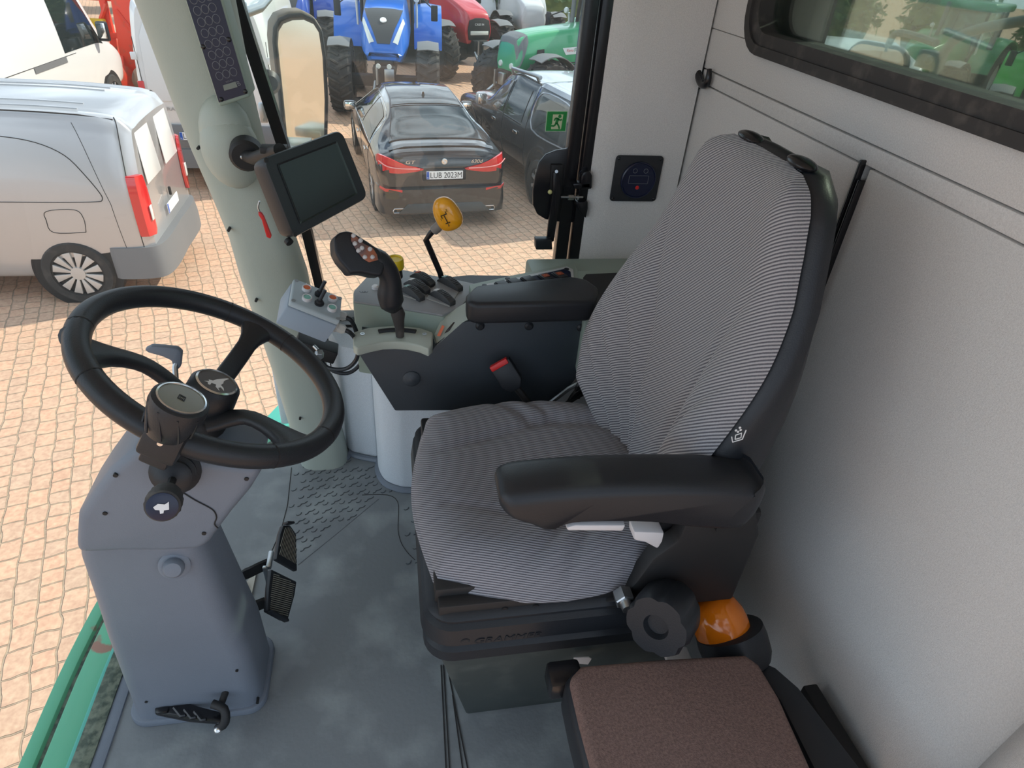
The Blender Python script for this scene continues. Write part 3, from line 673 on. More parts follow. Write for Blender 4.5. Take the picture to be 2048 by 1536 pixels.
# turn lever on the far side
b = MB(); a0, a1, a2 = PY(352, 762, 1.0), PY(350, 735, 1.02), PY(356, 712, 1.03)
b.tube([PY(350, 800, .97), a0, a1, a2], .005, 8); b.build('lever_stem', m_zinc, colm)
b = MB(); b.prism([PY(x, y, 1.02) for x, y in ((288, 700), (302, 693), (330, 695), (355, 698), (364, 706), (361, 735), (353, 742), (346, 735), (342, 722), (325, 714), (296, 706))], (0, .012, 0), .003); b.build('lever_blade', m_column, colm)
b = MB(); hub0 = WP(428, 772, -.02)
b.lathe([(.050, -.20), (.050, -.12), (.042, -.06), (.03, -.045)], WP(428, 778, -.03), wn, 24); b.lathe([(.055, -.24), (.062, -.18), (.045, -.13)], WP(428, 778, -.03), wn, 24)
b.prism([WP(x, y, -.10) for x, y in ((430, 850), (470, 850), (530, 885), (545, 905), (500, 910), (430, 905))], wn * -.04, .006); b.build('column_head', m_blackm, colm)
# foot pedal at the column base
b = MB()
pd = [PZ(x, y, .05) for x, y in ((312, 1402), (318, 1396), (340, 1395), (352, 1402), (400, 1418), (440, 1428), (455, 1440), (452, 1452), (430, 1450), (380, 1446), (330, 1436), (312, 1432))]
b.prism(pd, (0, 0, .012), .004)
for (x, y) in ((362, 1428), (383, 1432), (403, 1436)): a, c, d = PZ(x - 14, y - 13, .063), PZ(x, y + 4, .063), PZ(x + 9, y + 2, .063); b.tube([a, c, d], .0035, 6)
for (x, y) in ((330, 1405), (327, 1421)): q = PZ(x, y, .063); b.box(q, (.018, .012, .006), bev=.002)
tp = b.build('tilt_pedal', m_blackgl, colm)
b = MB(); b.tube([PZ(425, 1408, .09), PZ(448, 1418, .085), PZ(450, 1445, .06), PZ(436, 1456, .04)], .009, 10, sm=3); b.tube([PZ(440, 1415, .08), V((-.37, .85, .10))], .007); b.build('pedal_lever', m_blackm, tp)
b = MB(); b.ell(PZ(436, 1460, .045), .0085); b.build('bolt', m_chrome, tp)
# ------------------------------------------------------------------ steering wheel
sw = thing('steering_wheel', 'black three-spoke steering wheel on the grey column', 'steering wheel', tuple(wc))
fw = Fr(wc, (1, 0, -wn.x / wn.z), (0, 1, 0)); fw.m = basis(fw.m.col[0], (V((0, 1, 0)) - wn * wn.y)); 
RW = .19
def wa(px, py): q = fw.m.transposed() @ (WP(px, py) - wc); return math.atan2(q.y, q.x)
def rim(a, h=0, r=RW): return wc + (fw.m.col[0] * cos(a) + fw.m.col[1] * sin(a)) * r + wn * h
b = MB(); nR = 96; b.tube([rim(2 * pi * k / nR) for k in range(nR)], .0178, 14, closed=True); b.build('rim', m_blackp, sw)
a1, a2, a3 = wa(517, 655), wa(178, 705), wa(612, 905)
for a in (a1, a2, a3):
    for s in (-1, 1): 
        b = MB(); p = rim(a + s * .30); t = (rim(a + s * .30 + .01) - p).normalized(); b.lathe([(.0181, -.001), (.0181, .001)], p, t, 16, False); b.build('rim_seam', m_seam, sw)
hubc = WP(428, 776, -.030)
for a, px_ in ((a1, None), (a2, None), (a3, None)):
    e = rim(a); i_ = hubc + (e - hubc).normalized() * .03 - wn * .012; md = i_.lerp(e, .5) - wn * .008
    if a is a3: i_, md = WP(412, 850, -.07), WP(500, 836, -.035)
    if a is a2: i_, md = WP(372, 790, -.07), WP(285, 728, -.030)
    pts = smooth([i_, md, e], 6); L = len(pts); rings = []
    for k, p in enumerate(pts):
        t = (pts[min(k + 1, L - 1)] - pts[max(k - 1, 0)]).normalized(); sdir = wn.cross(t).normalized(); q = k / (L - 1)
        w = .016 + .030 * max(0, (q - .68) / .32) ** 1.6; h = .009 + .006 * max(0, (q - .6) / .4)
        rings.append([p + sdir * w * math.copysign(abs(cos(j * pi / 8)) ** .7, cos(j * pi / 8)) + t.cross(sdir) * h * math.copysign(abs(sin(j * pi / 8)) ** .7, sin(j * pi / 8)) for j in range(16)])
    b = MB(); b.loft(rings); b.build('spoke', m_blackp, sw)
b = MB(); b.lathe([(.020, -.05), (.037, -.045), (.040, -.02), (.038, .006), (.033, .012), (.031, .012)], hubc, wn, 36); hb = b.build('hub', m_blackp, sw)
b = MB(); b.lathe([(.031, .008), (.032, .013), (.029, .0145), (.0285, .0125)], hubc, wn, 36, False); b.build('badge_ring', m_chrome, hb)
b = MB(); b.lathe([(.029, .008), (.029, .0125), (0, .0128)], hubc, wn, 36); b.build('badge', mat('badge_brown', (.09, .075, .065), .3), hb)
fb = Fr(hubc + wn * .0126, rim(a1) - hubc, wn.cross(rim(a1) - hubc))
vx = (WP(470, 772, -.02) - WP(390, 772, -.02)); fb = Fr(hubc + wn * .0128, vx - wn * vx.dot(wn), wn.cross(vx))
deer = [(-.012, .016), (-.007, .010), (-.004, .012), (-.002, .006), (.006, .002), (.012, -.003), (.020, -.010), (.021, -.013), (.013, -.009), (.008, -.008), (.003, -.009), (-.004, -.007), (-.009, -.013), (-.016, -.016), (-.010, -.009), (-.014, -.006), (-.020, -.010), (-.014, -.002), (-.008, -.001), (-.009, .006), (-.015, .006), (-.016, .009), (-.011, .011)]
cr, sr = cos(R(48)), sin(R(48)); deer = [(x * cr - y * sr, x * sr + y * cr) for x, y in deer]
b = MB(); b.prism([fb(x, y) for x, y in deer], wn * .0005); b.build('badge_deer', m_whitepaint, hb)
# spinner knob
kn = WP(363, 797, .085); rp = rim(wa(330, 878)); kx = (kn - rp)
b = MB(); b.tube([rp - wn * .02, rp + wn * .012, rp + kx * .35], .013, 10)
t = (rim(wa(330, 878) + .05) - rim(wa(330, 878) - .05)).normalized()
b.box(rp, (.050, .052, .052), basis(t, wn.cross(t)), .006); b.box(rp - wn * .028, (.036, .04, .026), basis(t, wn.cross(t)), .004); cl = b.build('knob_clamp', m_blackp, sw)
b = MB(); b.cyl(rp - V((0, .024, -.01)), rp - V((0, .029, -.01)), .0035, n=10); b.build('clamp_screw', m_chrome, cl)
b = MB(); b.lathe([(.016, -.062), (.024, -.055), (.030, -.035), (.0345, -.012), (.0335, -.002), (.030, .0), (.028, .0)], kn, wn, 40)
for k in range(9):
    a = 2 * pi * k / 9; u_ = fw.m.col[0]; v_ = fw.m.col[1]
    b.tube([kn + (u_ * cos(a + j * .12) + v_ * sin(a + j * .12)) * (.0335 - .0012 * j) + wn * (-.008 - .010 * j) for j in range(5)], .0016, 5)
kb = b.build('spinner_knob', m_blackp, sw)
b = MB(); b.lathe([(.0285, -.003), (.0290, .0015), (.0268, .002), (.0262, .0)], kn, wn, 36, False); b.build('knob_ring', m_chrome, kb)
b = MB(); b.lathe([(.027, -.003), (.0265, .0005), (0, .001)], kn, wn, 36); b.build('knob_cap', mat('cap_olive', (.16, .15, .11), .25), kb)
fq = Fr(kn + wn * .0012, vx - wn * vx.dot(wn), wn.cross(vx)); b = MB()
for (s, w) in ((.007, .0022), (.0035, .0012)):
    o_ = [(0, s), (s * .8, 0), (0, -s), (-s * .8, 0)]; i_ = [(0, s - w), ((s - w) * .8, 0), (0, -s + w), (-(s - w) * .8, 0)]
    for k in range(4): b.prism([fq(*o_[k]), fq(*o_[(k + 1) % 4]), fq(*i_[(k + 1) % 4]), fq(*i_[k])], wn * .0004)
b.build('knob_emblem', m_blackm, kb)
# ------------------------------------------------------------------ brake pedals
def pedal(name, label, face, arm, tipz, up):
    th_ = thing(name, label, 'pedal', (face[0].x, face[0].y, 0), group='brake pedals')
    n_ = (face[1] - face[0]).cross(face[2] - face[0]).normalized()
    if n_.x < 0: n_ = -n_
    b = MB(); b.prism([p - n_ * .014 for p in face], n_ * .014, .003); 
    fl_ = up; b.prism([face[fl_[0]], face[fl_[1]], face[fl_[1]] + n_ * .016, face[fl_[0]] + n_ * .016], (face[fl_[0]] - sum(face, V()) / len(face)).normalized() * .006, .001)
    pad = b.build('pad', m_blackp, th_)
    b = MB(); c_ = sum(face, V()) / len(face); u_ = (face[-1] - face[0]).normalized(); w_ = n_.cross(u_)
    for k in range(-12, 13):
        y_ = k * .0046; xs = []
        for j in range(-14, 15):
            q = c_ + u_ * y_ + w_ * j * .0028
            f2 = Fr(c_, u_, w_); T2 = [V((( p - c_).dot(u_), (p - c_).dot(w_), 0)) * .86 for p in face]
            if inside(V((y_, j * .0028, 0)), T2): xs.append(j * .0028)
        if len(xs) > 1: b.tube([c_ + u_ * y_ + w_ * xs[0] + n_ * .001, c_ + u_ * y_ + w_ * xs[-1] + n_ * .001], .0011, 4)
    b.build('tread', mat('tread', (.22, .21, .17), .6), pad)
    b = MB(); rr_ = []
    for i, p in enumerate(arm): rr_.append([p + V((0, -.004, .015)), p + V((0, .004, .015)), p + V((0, .004, -.015)), p + V((0, -.004, -.015))])
    b.loft(rr_); b.build('arm', m_blackm, th_); return th_
pn = V((.80, -.25, .55)).normalized()
o1_ = PZ(575, 1100, .15)
f1 = [PP(x, y, o1_, pn) for x, y in ((553, 1118), (561, 1068), (567, 1050), (581, 1050), (593, 1068), (594, 1110), (595, 1142))]
o2_ = PZ(562, 1190, .13)
f2_ = [PP(x, y, o2_, pn) for x, y in ((543, 1138), (594, 1163), (590, 1190), (577, 1238), (568, 1240), (535, 1222), (538, 1175))]
ar1 = smooth([PZ(535, 1128, .14), PZ(505, 1142, .15), PZ(480, 1162, .15), V((-.37, .92, .15))], 4)
ar2 = smooth([PZ(530, 1205, .12), PZ(505, 1215, .13), PZ(488, 1225, .13), V((-.36, .90, .12))], 4)
pedal('brake_pedal', 'upper black brake pedal with ribbed tread, farther from the camera', f1, ar1, .1, (2, 3))
pedal('brake_pedal', 'lower black brake pedal with ribbed tread, nearer to the camera', f2_, ar2, .1, (4, 5))
b = MB(); b.box(PZ(540, 1120, .15), (.012, .05, .012), bev=.003); b.box(PZ(533, 1150, .14), (.010, .008, .06), bev=.002)
tag(b.build('pedal_lock', m_zinc), 'small pale latch bar joining the two brake pedals', 'latch')
b = MB(); b.lathe([(.022, 0), (.022, .012), (.013, .016), (.012, .006), (.0, .006)], PZ(480, 1183, .0), (0, 0, 1), 24); b.prism([PZ(x, y, .0) for x, y in ((470, 1205), (495, 1165), (515, 1140), (500, 1210))], (0, 0, .006))
tag(b.build('floor_boot', mat('boot_cream', (.5, .47, .40), .5)), 'cream round floor grommet behind the brake pedals', 'grommet')
# ------------------------------------------------------------------ side console
con = thing('side_console', 'grey and slate side console with thumb switches beside the seat', 'console', (.15, 1.4, .0))
ZT = .68
topo = [PZ(x, y, ZT) for x, y in ((706, 602), (807, 617), (886, 630), (921, 614), (937, 598), (956, 568), (925, 561), (802, 538), (733, 552), (706, 581))]
b = MB(); b.prism([p + V((0, 0, -.005)) for p in topo], (0, 0, -.20), .004); b.build('housing', m_green, con)
b = MB(); tcn = sum(topo, V()) / len(topo); b.prism([tcn + (p - tcn) * .985 for p in topo], (0, 0, -.006), .002)
b.build('top_plate', m_grey, con)
b = MB(); b.prism([PY(x, y, 1.27) for x, y in ((712, 700), (790, 822), (1085, 821), (1135, 780), (1195, 700), (1185, 640), (960, 640), (925, 645), (872, 690), (862, 706), (790, 692))], (0, .012, 0), .003)
b.build('side_panel', m_slate, con)
b = MB(); b.prism([PY(x, y, 1.283) for x, y in ((722, 700), (792, 815), (1080, 815), (1180, 700), (1175, 646), (960, 646), (925, 650), (862, 704))], (0, .25, 0)); b.build('body', m_slate, con)
for x, y in ((960, 652), (1058, 652), (1162, 655)):
    b = MB(); p = PY(x, y, 1.27); b.lathe([(.010, .004), (.0105, -.002), (.006, -.006), (0, -.006)], p, (0, 1, 0), 16); b.build('screw_cap', m_blackp, con)
b = MB(); p = PY(823, 757, 1.27); b.lathe([(.0205, .004), (.021, -.003), (.015, -.009), (0, -.011)], p, (0, 1, 0), 24); b.build('round_plug', m_slate, con)
# lever gate
zg = .648
ga = [PZ(x, y, zg) for x, y in ((706, 664), (735, 655), (790, 650), (840, 655), (866, 664), (865, 690), (857, 698), (838, 690), (815, 685), (790, 683), (765, 684), (740, 689), (714, 696), (706, 690))]
b = MB(); b.prism(ga, (0, 0, -.022), .004, 3, 50); gt = b.build('lever_gate', m_greenl, con)
b = MB(); b.tube([PZ(x, y, zg + .0005) for x, y in ((757, 664), (780, 661), (805, 661), (832, 664))], .0065, 8, sm=3); b.build('gate_slot', m_blackm, gt)
for x, y in ((725, 668), (849, 668)):
    b = MB(); b.lathe([(.0055, 0), (.0055, .0008), (.003, .0008), (.003, -.001), (0, -.001)], PZ(x, y, zg), (0, 0, 1), 14); b.build('gate_screw', m_zinc, gt)
# thumb switches in two white-edged frames
f3 = [PZ(x, y, ZT + .0008) for x, y in ((829, 541), (871, 560), (842, 603), (797, 590))]
f4 = [PZ(x, y, ZT + .0008) for x, y in ((880, 555), (926, 570), (899, 614), (853, 598))]
for fr_ in (f3, f4):
    b = MB(); c_ = sum(fr_, V()) / 4
    b.prism(fr_, (0, 0, .0012)); b.build('switch_frame', mat('frame_light', (.42, .42, .40), .5), con)
    b = MB(); b.prism([c_ + (p - c_) * .94 + V((0, 0, .001)) for p in fr_], (0, 0, .001)); b.build('switch_bed', m_grey, con)
m_sw = mat('switch_dark', (.05, .052, .055), .5)
def thumb(x0, y0, x1, y1, col):
    A, B = PZ(x0, y0, ZT), PZ(x1, y1, ZT); d = B - A; L = d.length; d.normalize(); s = V((-d.y, d.x, 0)); w = .019
    pr = [(0, .004), (L * .10, .010)] + [(L * (.25 + .75 * k / 8), .010 + .012 * sin(pi * (.25 + .75 * k / 8)) * (1 if k < 8 else 0)) for k in range(9)]
    b = MB(); b.prism([A - s * w / 2 + V((0, 0, -.004))] + [A + d * x - s * w / 2 + V((0, 0, z)) for x, z in pr] + [B - s * w / 2 + V((0, 0, -.004))], s * w, .0015)
    for k in range(7):
        q = .42 + .07 * k; z = .0105 + .012 * sin(pi * q); b.box(A + d * L * q + V((0, 0, z)), (.001, w * .8, .0012), basis(d, s))
    o = b.build('thumb_switch', m_sw, con)
    b = MB(); q = .27; z = .0105 + .012 * sin(pi * q); rm_ = basis(d + V((0, 0, .30)), s)
    b.box(A + d * L * q + V((0, 0, z + .0005)), (.012, w * .65, .0014), rm_); b.build('switch_mark', col, o)
    return o
m_mo, m_mt, m_mw = mat('mark_orange', (.65, .14, .05), .5), mat('mark_teal', (.35, .52, .50), .5), m_whitepaint
thumb(825, 552, 866, 574, m_mo); thumb(812, 567, 856, 588, m_mw); thumb(804, 580, 845, 602, m_mt)
thumb(879, 561, 921, 583, m_mt); thumb(862, 588, 906, 611, m_mw)
# pictogram and small button on the plate
b = MB(); fr_ = Fr(PZ(727, 584, ZT + .0006), (1, .1, 0), (-.1, 1, 0))
for x, y in ((-.006, .0), (0, 0), (.006, 0)): b.tube([fr_(x - .003, y + .004, 0), fr_(x + .002, y - .004, 0), fr_(x + .004, y + .002, 0)], .0006, 4)
b.build('pictogram', m_ring, con)
b = MB(); b.lathe([(.009, 0), (.009, .006), (.006, .009), (0, .009)], PZ(751, 577, ZT), (0, 0, 1), 16); b.build('push_button', m_white, con, label='small pale push button')
# sloping rocker strip
b = MB(); sp = [(869, 668, 1.30), (886, 632, 1.33), (921, 614, 1.36), (940, 600, 1.37), (948, 632, 1.28), (925, 645, 1.27), (874, 690, 1.27)]
sp = [PY(*q) for q in sp]; b.loft([[p + V((0, 0, 0)) for p in sp], [p + V((.0, .02, -.03)) for p in sp]]); b.build('rocker_bezel', m_greenl, con)
b = MB(); a_, c_ = PY(881, 676, 1.285), PY(912, 640, 1.30); d = (c_ - a_)
b.prism([a_, a_ + d * .35 + V((0, -.012, .012)), a_ + d * .8 + V((0, -.010, .010)), c_, c_ + V((.004, -.01, -.012)), a_ + V((.006, -.008, -.008))], (.018, -.004, -.004), .002); rk = b.build('rocker', m_blackgl, con)
b = MB(); b.prism([PY(874, 671, 1.286), PY(884, 650, 1.292), PY(889, 652, 1.29), PY(880, 672, 1.283)], (0, -.003, .001)); b.build('rocker_mark', m_mo, rk)
# padded armrest on the console
b = MB(); ap = [V((.150, 1.225, .712)), V((.152, 1.262, .712)), V((.178, 1.305, .712)), V((.41, 1.345, .712)), V((.445, 1.33, .712)), V((.462, 1.285, .712)), V((.44, 1.225, .712)), V((.42, 1.212, .712)), V((.17, 1.212, .712))]
b.prism(ap, (0, 0, .052), .011, 3, 40); b.build('armrest', m_blackp, con)
# rear switch panel
zs = .70
b = MB(); b.prism([PZ(x, y, zs) for x, y in ((938, 568), (1149, 524), (1158, 545), (1160, 600), (945, 600))], (0, 0, -.10), .004); b.build('switch_housing', m_green, con)
b = MB(); b.prism([PZ(x, y, zs + .0005) for x, y in ((964, 571), (1134, 534), (1146, 540), (1152, 600), (1000, 600))], (0, 0, .002), .0008); b.build('panel_rim', mat('rim_light', (.5, .53, .54), .5), con)
b = MB(); b.prism([PZ(x, y, zs + .0022) for x, y in ((972, 574), (1130, 538), (1141, 544), (1148, 598), (1002, 598))], (0, 0, .001), 0); b.build('panel_face', m_navy, con)
for i, (x, y, col) in enumerate(((1006, 571, m_sw), (1030, 566, m_sw), (1058, 561, m_sw), (1092, 556, m_mo), (1120, 552, m_mo))):
    c_ = PZ(x, y, zs + .004); d = (PZ(x + 40, y - 9, zs + .004) - c_).normalized(); s = V((-d.y, d.x, 0))
    b = MB(); b.box(c_, (.030, .040, .006), basis(d, s), .002); b.box(c_ + V((0, 0, .004)), (.026, .034, .004), basis(d, s), .0015); r_ = b.build('rocker_switch', m_blackp, con)
    if col is m_mo:
        b = MB(); b.box(c_ + s * .002 + V((0, 0, .0065)), (.017, .015, .001), basis(d, s)); b.build('lit_mark', mat('mark_rust', (.30, .06, .02), .5), r_)
        b = MB(); fr_ = Fr(c_ + s * .003 + V((0, 0, .0072)), d, s); b.tube([fr_(.0028 * cos(t), .0028 * sin(t) + .001, 0) for t in [2 * pi * k / 10 for k in range(10)]], .0005, 4, closed=True); b.tube([fr_(0, -.002, 0), fr_(-.001, -.006, 0)], .0005, 4); b.build('lamp_icon', m_mo, r_)
for x, y in ((969, 573), (1015, 559), (1133, 540)):
    b = MB(); b.lathe([(.0065, .002), (.0065, .004), (.004, .0045), (0, .0045)], PZ(x, y, zs), (0, 0, 1), 14); b.build('panel_screw', m_blackp, con)
# corner storage block
b = MB(); tr = [PZ(x, y, .70) for x, y in ((1152, 541), (1240, 538), (1260, 600), (1230, 640), (1168, 640))]; b.prism(tr, (0, 0, -.15), .005); cb = b.build('corner_tray', m_green, con)
b = MB(); b.prism([PZ(x, y, .7004) for x, y in ((1166, 556), (1172, 549), (1235, 546), (1245, 600), (1220, 634), (1180, 634), (1172, 590))], (0, 0, .001), 0); b.build('tray_shade', m_blackm, cb)  # flat black sheet painting the shade inside the tray pocket
b = MB(); b.box((.57, 1.50, .58), (.42, .26, .20), bev=.01); b.build('rear_cover', m_green, con)
# cable clutter behind the console
cl = thing('seat_cables', 'black cables and levers in the gap between console and seat', 'cables', (.42, 1.22, .4))
b = MB()
for k in range(5): b.tube([V((.40 + .012 * k, 1.27, .42 + .01 * k)), V((.43, 1.25 - .005 * k, .47 + .014 * k)), V((.47, 1.24, .50 + .01 * k)), V((.52, 1.25, .46))], .0045 if k % 2 else .007, 6, sm=3)
b.build('cables', m_blackm, cl, kind=None)
b = MB(); b.tube([V((.36, 1.26, .44)), V((.41, 1.24, .51)), V((.44, 1.24, .53))], .006, 8); b.build('wire_end', m_zinc, cl)
# ------------------------------------------------------------------ multifunction lever
jl = thing('drive_lever', 'black multifunction drive lever with orange keypad', 'control lever', tuple(PY(798, 664, 1.29)))
def JY(x, y, d=1.28): return PY(x, y, d)
b = MB(); pp = [JY(800, 672), JY(799, 655), JY(797, 640), JY(796, 628), JY(793, 616)]; rr_ = [.0095, .0105, .013, .016, .013]
b.tube(pp, lambda t: rr_[min(4, int(t * 4 + .5))], 14); b.build('shaft', m_rubber, jl)
b = MB(); gp = [JY(793, 622), JY(784, 606), JY(780, 588), JY(781, 570), JY(779, 552), JY(770, 536), JY(757, 524), JY(742, 516)]; gr = [.010, .027, .0275, .024, .0225, .0235, .026, .024]
gpp = smooth(gp, 3); n_ = len(gpp)
def gri(t): k = t * (len(gr) - 1); i = min(int(k), len(gr) - 2); return gr[i] + (gr[i + 1] - gr[i]) * (k - i)
b.tube(gpp, gri, 18); b.build('grip', m_blackp, jl)
hn = V((.30, -.80, .52)).normalized(); ho = JY(715, 505, 1.255)
def HP(x, y, h=0): return PP(x, y, ho + hn * h, hn)
b = MB(); b.prism([HP(x, y) for x, y in ((668, 478), (676, 466), (692, 461), (704, 463), (735, 482), (757, 497), (768, 512), (770, 535), (764, 552), (748, 551), (722, 545), (700, 548), (693, 538), (679, 522), (670, 505))], hn * -.048, .011, 4, 20); hd = b.build('lever_head', m_blackp, jl)
hf = V((.62, -.35, .70)).normalized()
kp = [HP(x, y, .0012) for x, y in ((702, 467), (714, 474), (728, 488), (746, 497), (754, 510), (756, 520), (738, 525), (726, 518), (712, 500), (702, 482))]
b = MB(); b.prism(kp, hn * .0018, .0006); kpd = b.build('keypad', mat('keypad_orange', (.42, .13, .06), .5, c2=(.16, .09, .08), vscale=25), jl)
for x, y in ((706, 472), (720, 482), (709, 488), (723, 497), (739, 499), (716, 502), (729, 515), (744, 515)):
    b = MB(); b.lathe([(.0044, 0), (.0044, .004), (.003, .0052), (0, .0054)], HP(x, y, .003), hn + V((.3, .1, .4)), 12); b.build('keypad_button', m_white, kpd)
# gear lever
gl = thing('gear_lever', 'cranked black gear lever with amber knob', 'gear lever', tuple(PY(880, 550, 1.5)))
b = MB(); b.tube([PY(884, 560, 1.50), PY(880, 545, 1.50), PY(852, 480, 1.50), PY(862, 466, 1.49), PY(880, 450, 1.48)], .0075, 12); b.build('rod', m_blackgl, gl)
b = MB(); b.tube([PY(868, 461, 1.487), PY(884, 447, 1.478)], .012, 12); b.build('collar', mat('collar_grey', (.22, .2, .18), .5), gl)
kc = PY(894, 427, 1.475); xx = PY(880, 400, 1.475) - PY(908, 455, 1.475)
rk_ = basis(-xx, V((0, 1, 0)).cross(xx)) 
b = MB(); tb = bmesh.new(); bmesh.ops.create_uvsphere(tb, u_segments=28, v_segments=20, radius=1)
ux = -xx.normalized(); uy = V((.25, 1, .1)); uy = (uy - ux * uy.dot(ux)).normalized(); uz = ux.cross(uy)
for v in tb.verts:
    x, y, z = v.co; w = 1 + .18 * x; sgn = lambda q, e: math.copysign(abs(q) ** e, q)
    v.co = kc + ux * sgn(x, .8) * .042 + uy * sgn(y, .8) * .024 * w + uz * sgn(z, .8) * .031 * w
b._merge(tb); kob = b.build('knob', m_amberk, gl)
if uy.y > 0: kn_ = -uy
else: kn_ = uy
fkk = Fr(kc + kn_ * .0268, -xx.cross(kn_) if (-xx.cross(kn_)).x > 0 else xx.cross(kn_), V((0, 0, 1))); fkk = Fr(kc + kn_ * .0272, kn_.cross(xx), xx) if kn_.cross(xx).x * 0 + 1 else fkk
fkk.m = basis(xx.cross(kn_), xx) if basis(xx.cross(kn_), xx).col[2].dot(kn_) > 0 else basis(kn_.cross(xx), xx)
b = MB()
for (x0, y0, x1, y1) in ((-.006, .010, .008, .010), (.008, .010, .008, .016), (-.006, .010, -.006, .004), (.001, .010, .001, -.012), (-.004, -.012, .006, -.012)): b.box((fkk((x0 + x1) / 2, (y0 + y1) / 2, 0)), (abs(x1 - x0) + .0016, abs(y1 - y0) + .0016, .0016), fkk.m)
text(b, '1', fkk, .005, -.010, .001, z=-.0006, depth=.001); text(b, '2', fkk, .005, .012, .018, z=-.0012, depth=.0015); text(b, '3', fkk, .005, .0, -.018, z=-.0012, depth=.0015)
b.build('shift_pattern', m_blackm, kob)
# yellow knob
yk = thing('engine_knob', 'yellow knob on a black stem behind the drive lever', 'knob', tuple(PY(792, 548, 1.5)))
b = MB(); c_ = PY(791, 532, 1.50); b.lathe([(.018, -.03), (.016, -.01), (.0185, .0)], c_ + V((0, 0, 0)), (.02, -.1, 1), 18); b.build('stem', m_blackp, yk)
b = MB(); b.lathe([(.0205, -.004), (.0215, .0), (.0205, .018), (.0185, .0225), (.015, .0225), (.014, .020), (0, .020)], c_, (.02, -.1, 1), 28); b.build('cap', m_yellow, yk)
# ------------------------------------------------------------------ grey control box
P0, P1, P4, P3 = PY(581, 603, 1.30), PY(681, 643, 1.27), PY(590, 553, 1.38), PY(553, 647, 1.295)
e1 = P1 - P0; e2 = (P4 - P0); e3 = PY(551, 647, 1.29) - P0
e2 -= e1 * (e2.dot(e1) / e1.length_squared) * .5; nn3 = e1.cross(e2).normalized(); e3 = e3
P5 = PY(684, 597, 1.35); e2 = ((P4 - P0) + (P5 - P1)) / 2
cbx = thing('control_box', 'light grey control box with four round buttons and two toggles', 'control box', tuple(P0 + e3))
b = MB(); b.hexa([P0 + e3, P0 + e3 + e1, P0 + e3 + e1 + e2, P0 + e3 + e2, P0 - e3 * .0 + e3 * .22, P0 + e1 + e3 * .22, P0 + e1 + e2 + e3 * .22, P0 + e2 + e3 * .22], .003); b.build('enclosure', m_box, cbx)
b = MB(); b.hexa([P0 + e3 * .215, P0 + e1 + e3 * .215, P0 + e1 + e2 + e3 * .215, P0 + e2 + e3 * .215, P0, P0 + e1, P0 + e1 + e2, P0 + e2], .004); lid = b.build('lid', m_boxlid, cbx)
bn = e1.cross(e2).normalized()
def BP(u, v, h=0): return P0 + e1 * u + e2 * v + bn * h
m_bt, m_bo = mat('button_teal', (.22, .50, .42), .4), mat('button_orange', (.70, .14, .03), .4)
for (u, v, col, lb) in ((.27, .72, m_bo, 'orange'), (.30, .34, m_bt, 'teal'), (.80, .74, m_bo, 'orange'), (.81, .34, m_bt, 'teal')):
    b = MB(); b.lathe([(.0105, 0), (.0105, .007), (.0085, .008), (.0075, .006)], BP(u, v), bn, 20, False); bt = b.build('push_button', m_chrome if 0 else m_white, cbx, label=lb + ' push button in a silver ring')
    b = MB(); b.lathe([(.008, .002), (.008, .0065), (.004, .0072), (0, .0072)], BP(u, v), bn, 20); b.build('button_cap', col, bt)
for u, v in ((.53, .72), (.55, .36)):
    b = MB(); q = BP(u, v); b.lathe([(.0105, 0), (.0105, .004), (.008, .005), (.007, .010), (.0035, .012)], q, bn, 14); b.tube([q + bn * .010, q + bn * .022 + V((.003, .004, 0)), q + bn * .034 + V((.007, .010, 0))], .0042, 10); b.build('toggle_switch', m_blackp, cbx)
for u, v in ((.05, .08), (.05, .92), (.95, .08), (.95, .92)):
    b = MB(); b.lathe([(.0045, .0), (.0045, .0006), (0, .0006)], BP(u, v), bn, 12); b.build('lid_screw', m_zinc, lid)
for u, v in ((.27, .93), (.80, .93)):
    b = MB(); b.prism([BP(u - .03, v, .0003), BP(u + .03, v - .05, .0003), BP(u - .03, v + .10 - .04, .0003)], bn * .0004); b.build('pointer_mark', m_whitepaint, lid)
for v in (.25, .78):
    b = MB(); q = P0 + e1 + e2 * v + e3 * .48; d = e1.normalized(); b.lathe([(.0125, -.002), (.0125, .008), (.0105, .010), (.011, .022), (.007, .028)], q, d, 6); b.build('cable_gland', mat('gland_grey', (.5, .5, .47), .5), cbx)
q1, q2 = P0 + e1 + e2 * .25 + e3 * .48 + e1.normalized() * .02, P0 + e1 + e2 * .78 + e3 * .48 + e1.normalized() * .02
b = MB(); b.tube([q1, q1 + V((.018, .0, -.012)), PY(716, 690, 1.33), PY(712, 720, 1.34), PY(690, 738, 1.35), PY(655, 735, 1.37), PY(640, 715, 1.40)], .0052, 8, sm=5)
tag(b.build('cable', m_blackp), 'upper black cable looping from the grey control box to the pillar', 'cable')
b = MB(); b.tube([q2, q2 + V((.02, 0, -.02)), PY(722, 700, 1.40), PY(722, 725, 1.40), PY(700, 745, 1.40), PY(672, 744, 1.40), PY(645, 728, 1.42)], .0052, 8, sm=5)
tag(b.build('cable', m_blackp), 'lower black cable looping from the grey control box behind the console', 'cable')
b = MB(); q = PY(655, 705, 1.36); b.box(q + V((-.03, .04, -.01)), (.10, .05, .035), basis((1, 0, -.45), (0, 1, 0)), .004); bkt = b.build('bracket', m_blackm, cbx)
b = MB(); q = PY(639, 704, 1.335); b.cyl(q, q + V((.0, -.016, -.004)), .0105, n=6, bev=.001); b.cyl(PY(628, 692, 1.34), PY(636, 700, 1.33), .004); b.build('bolt', m_zinc, bkt)
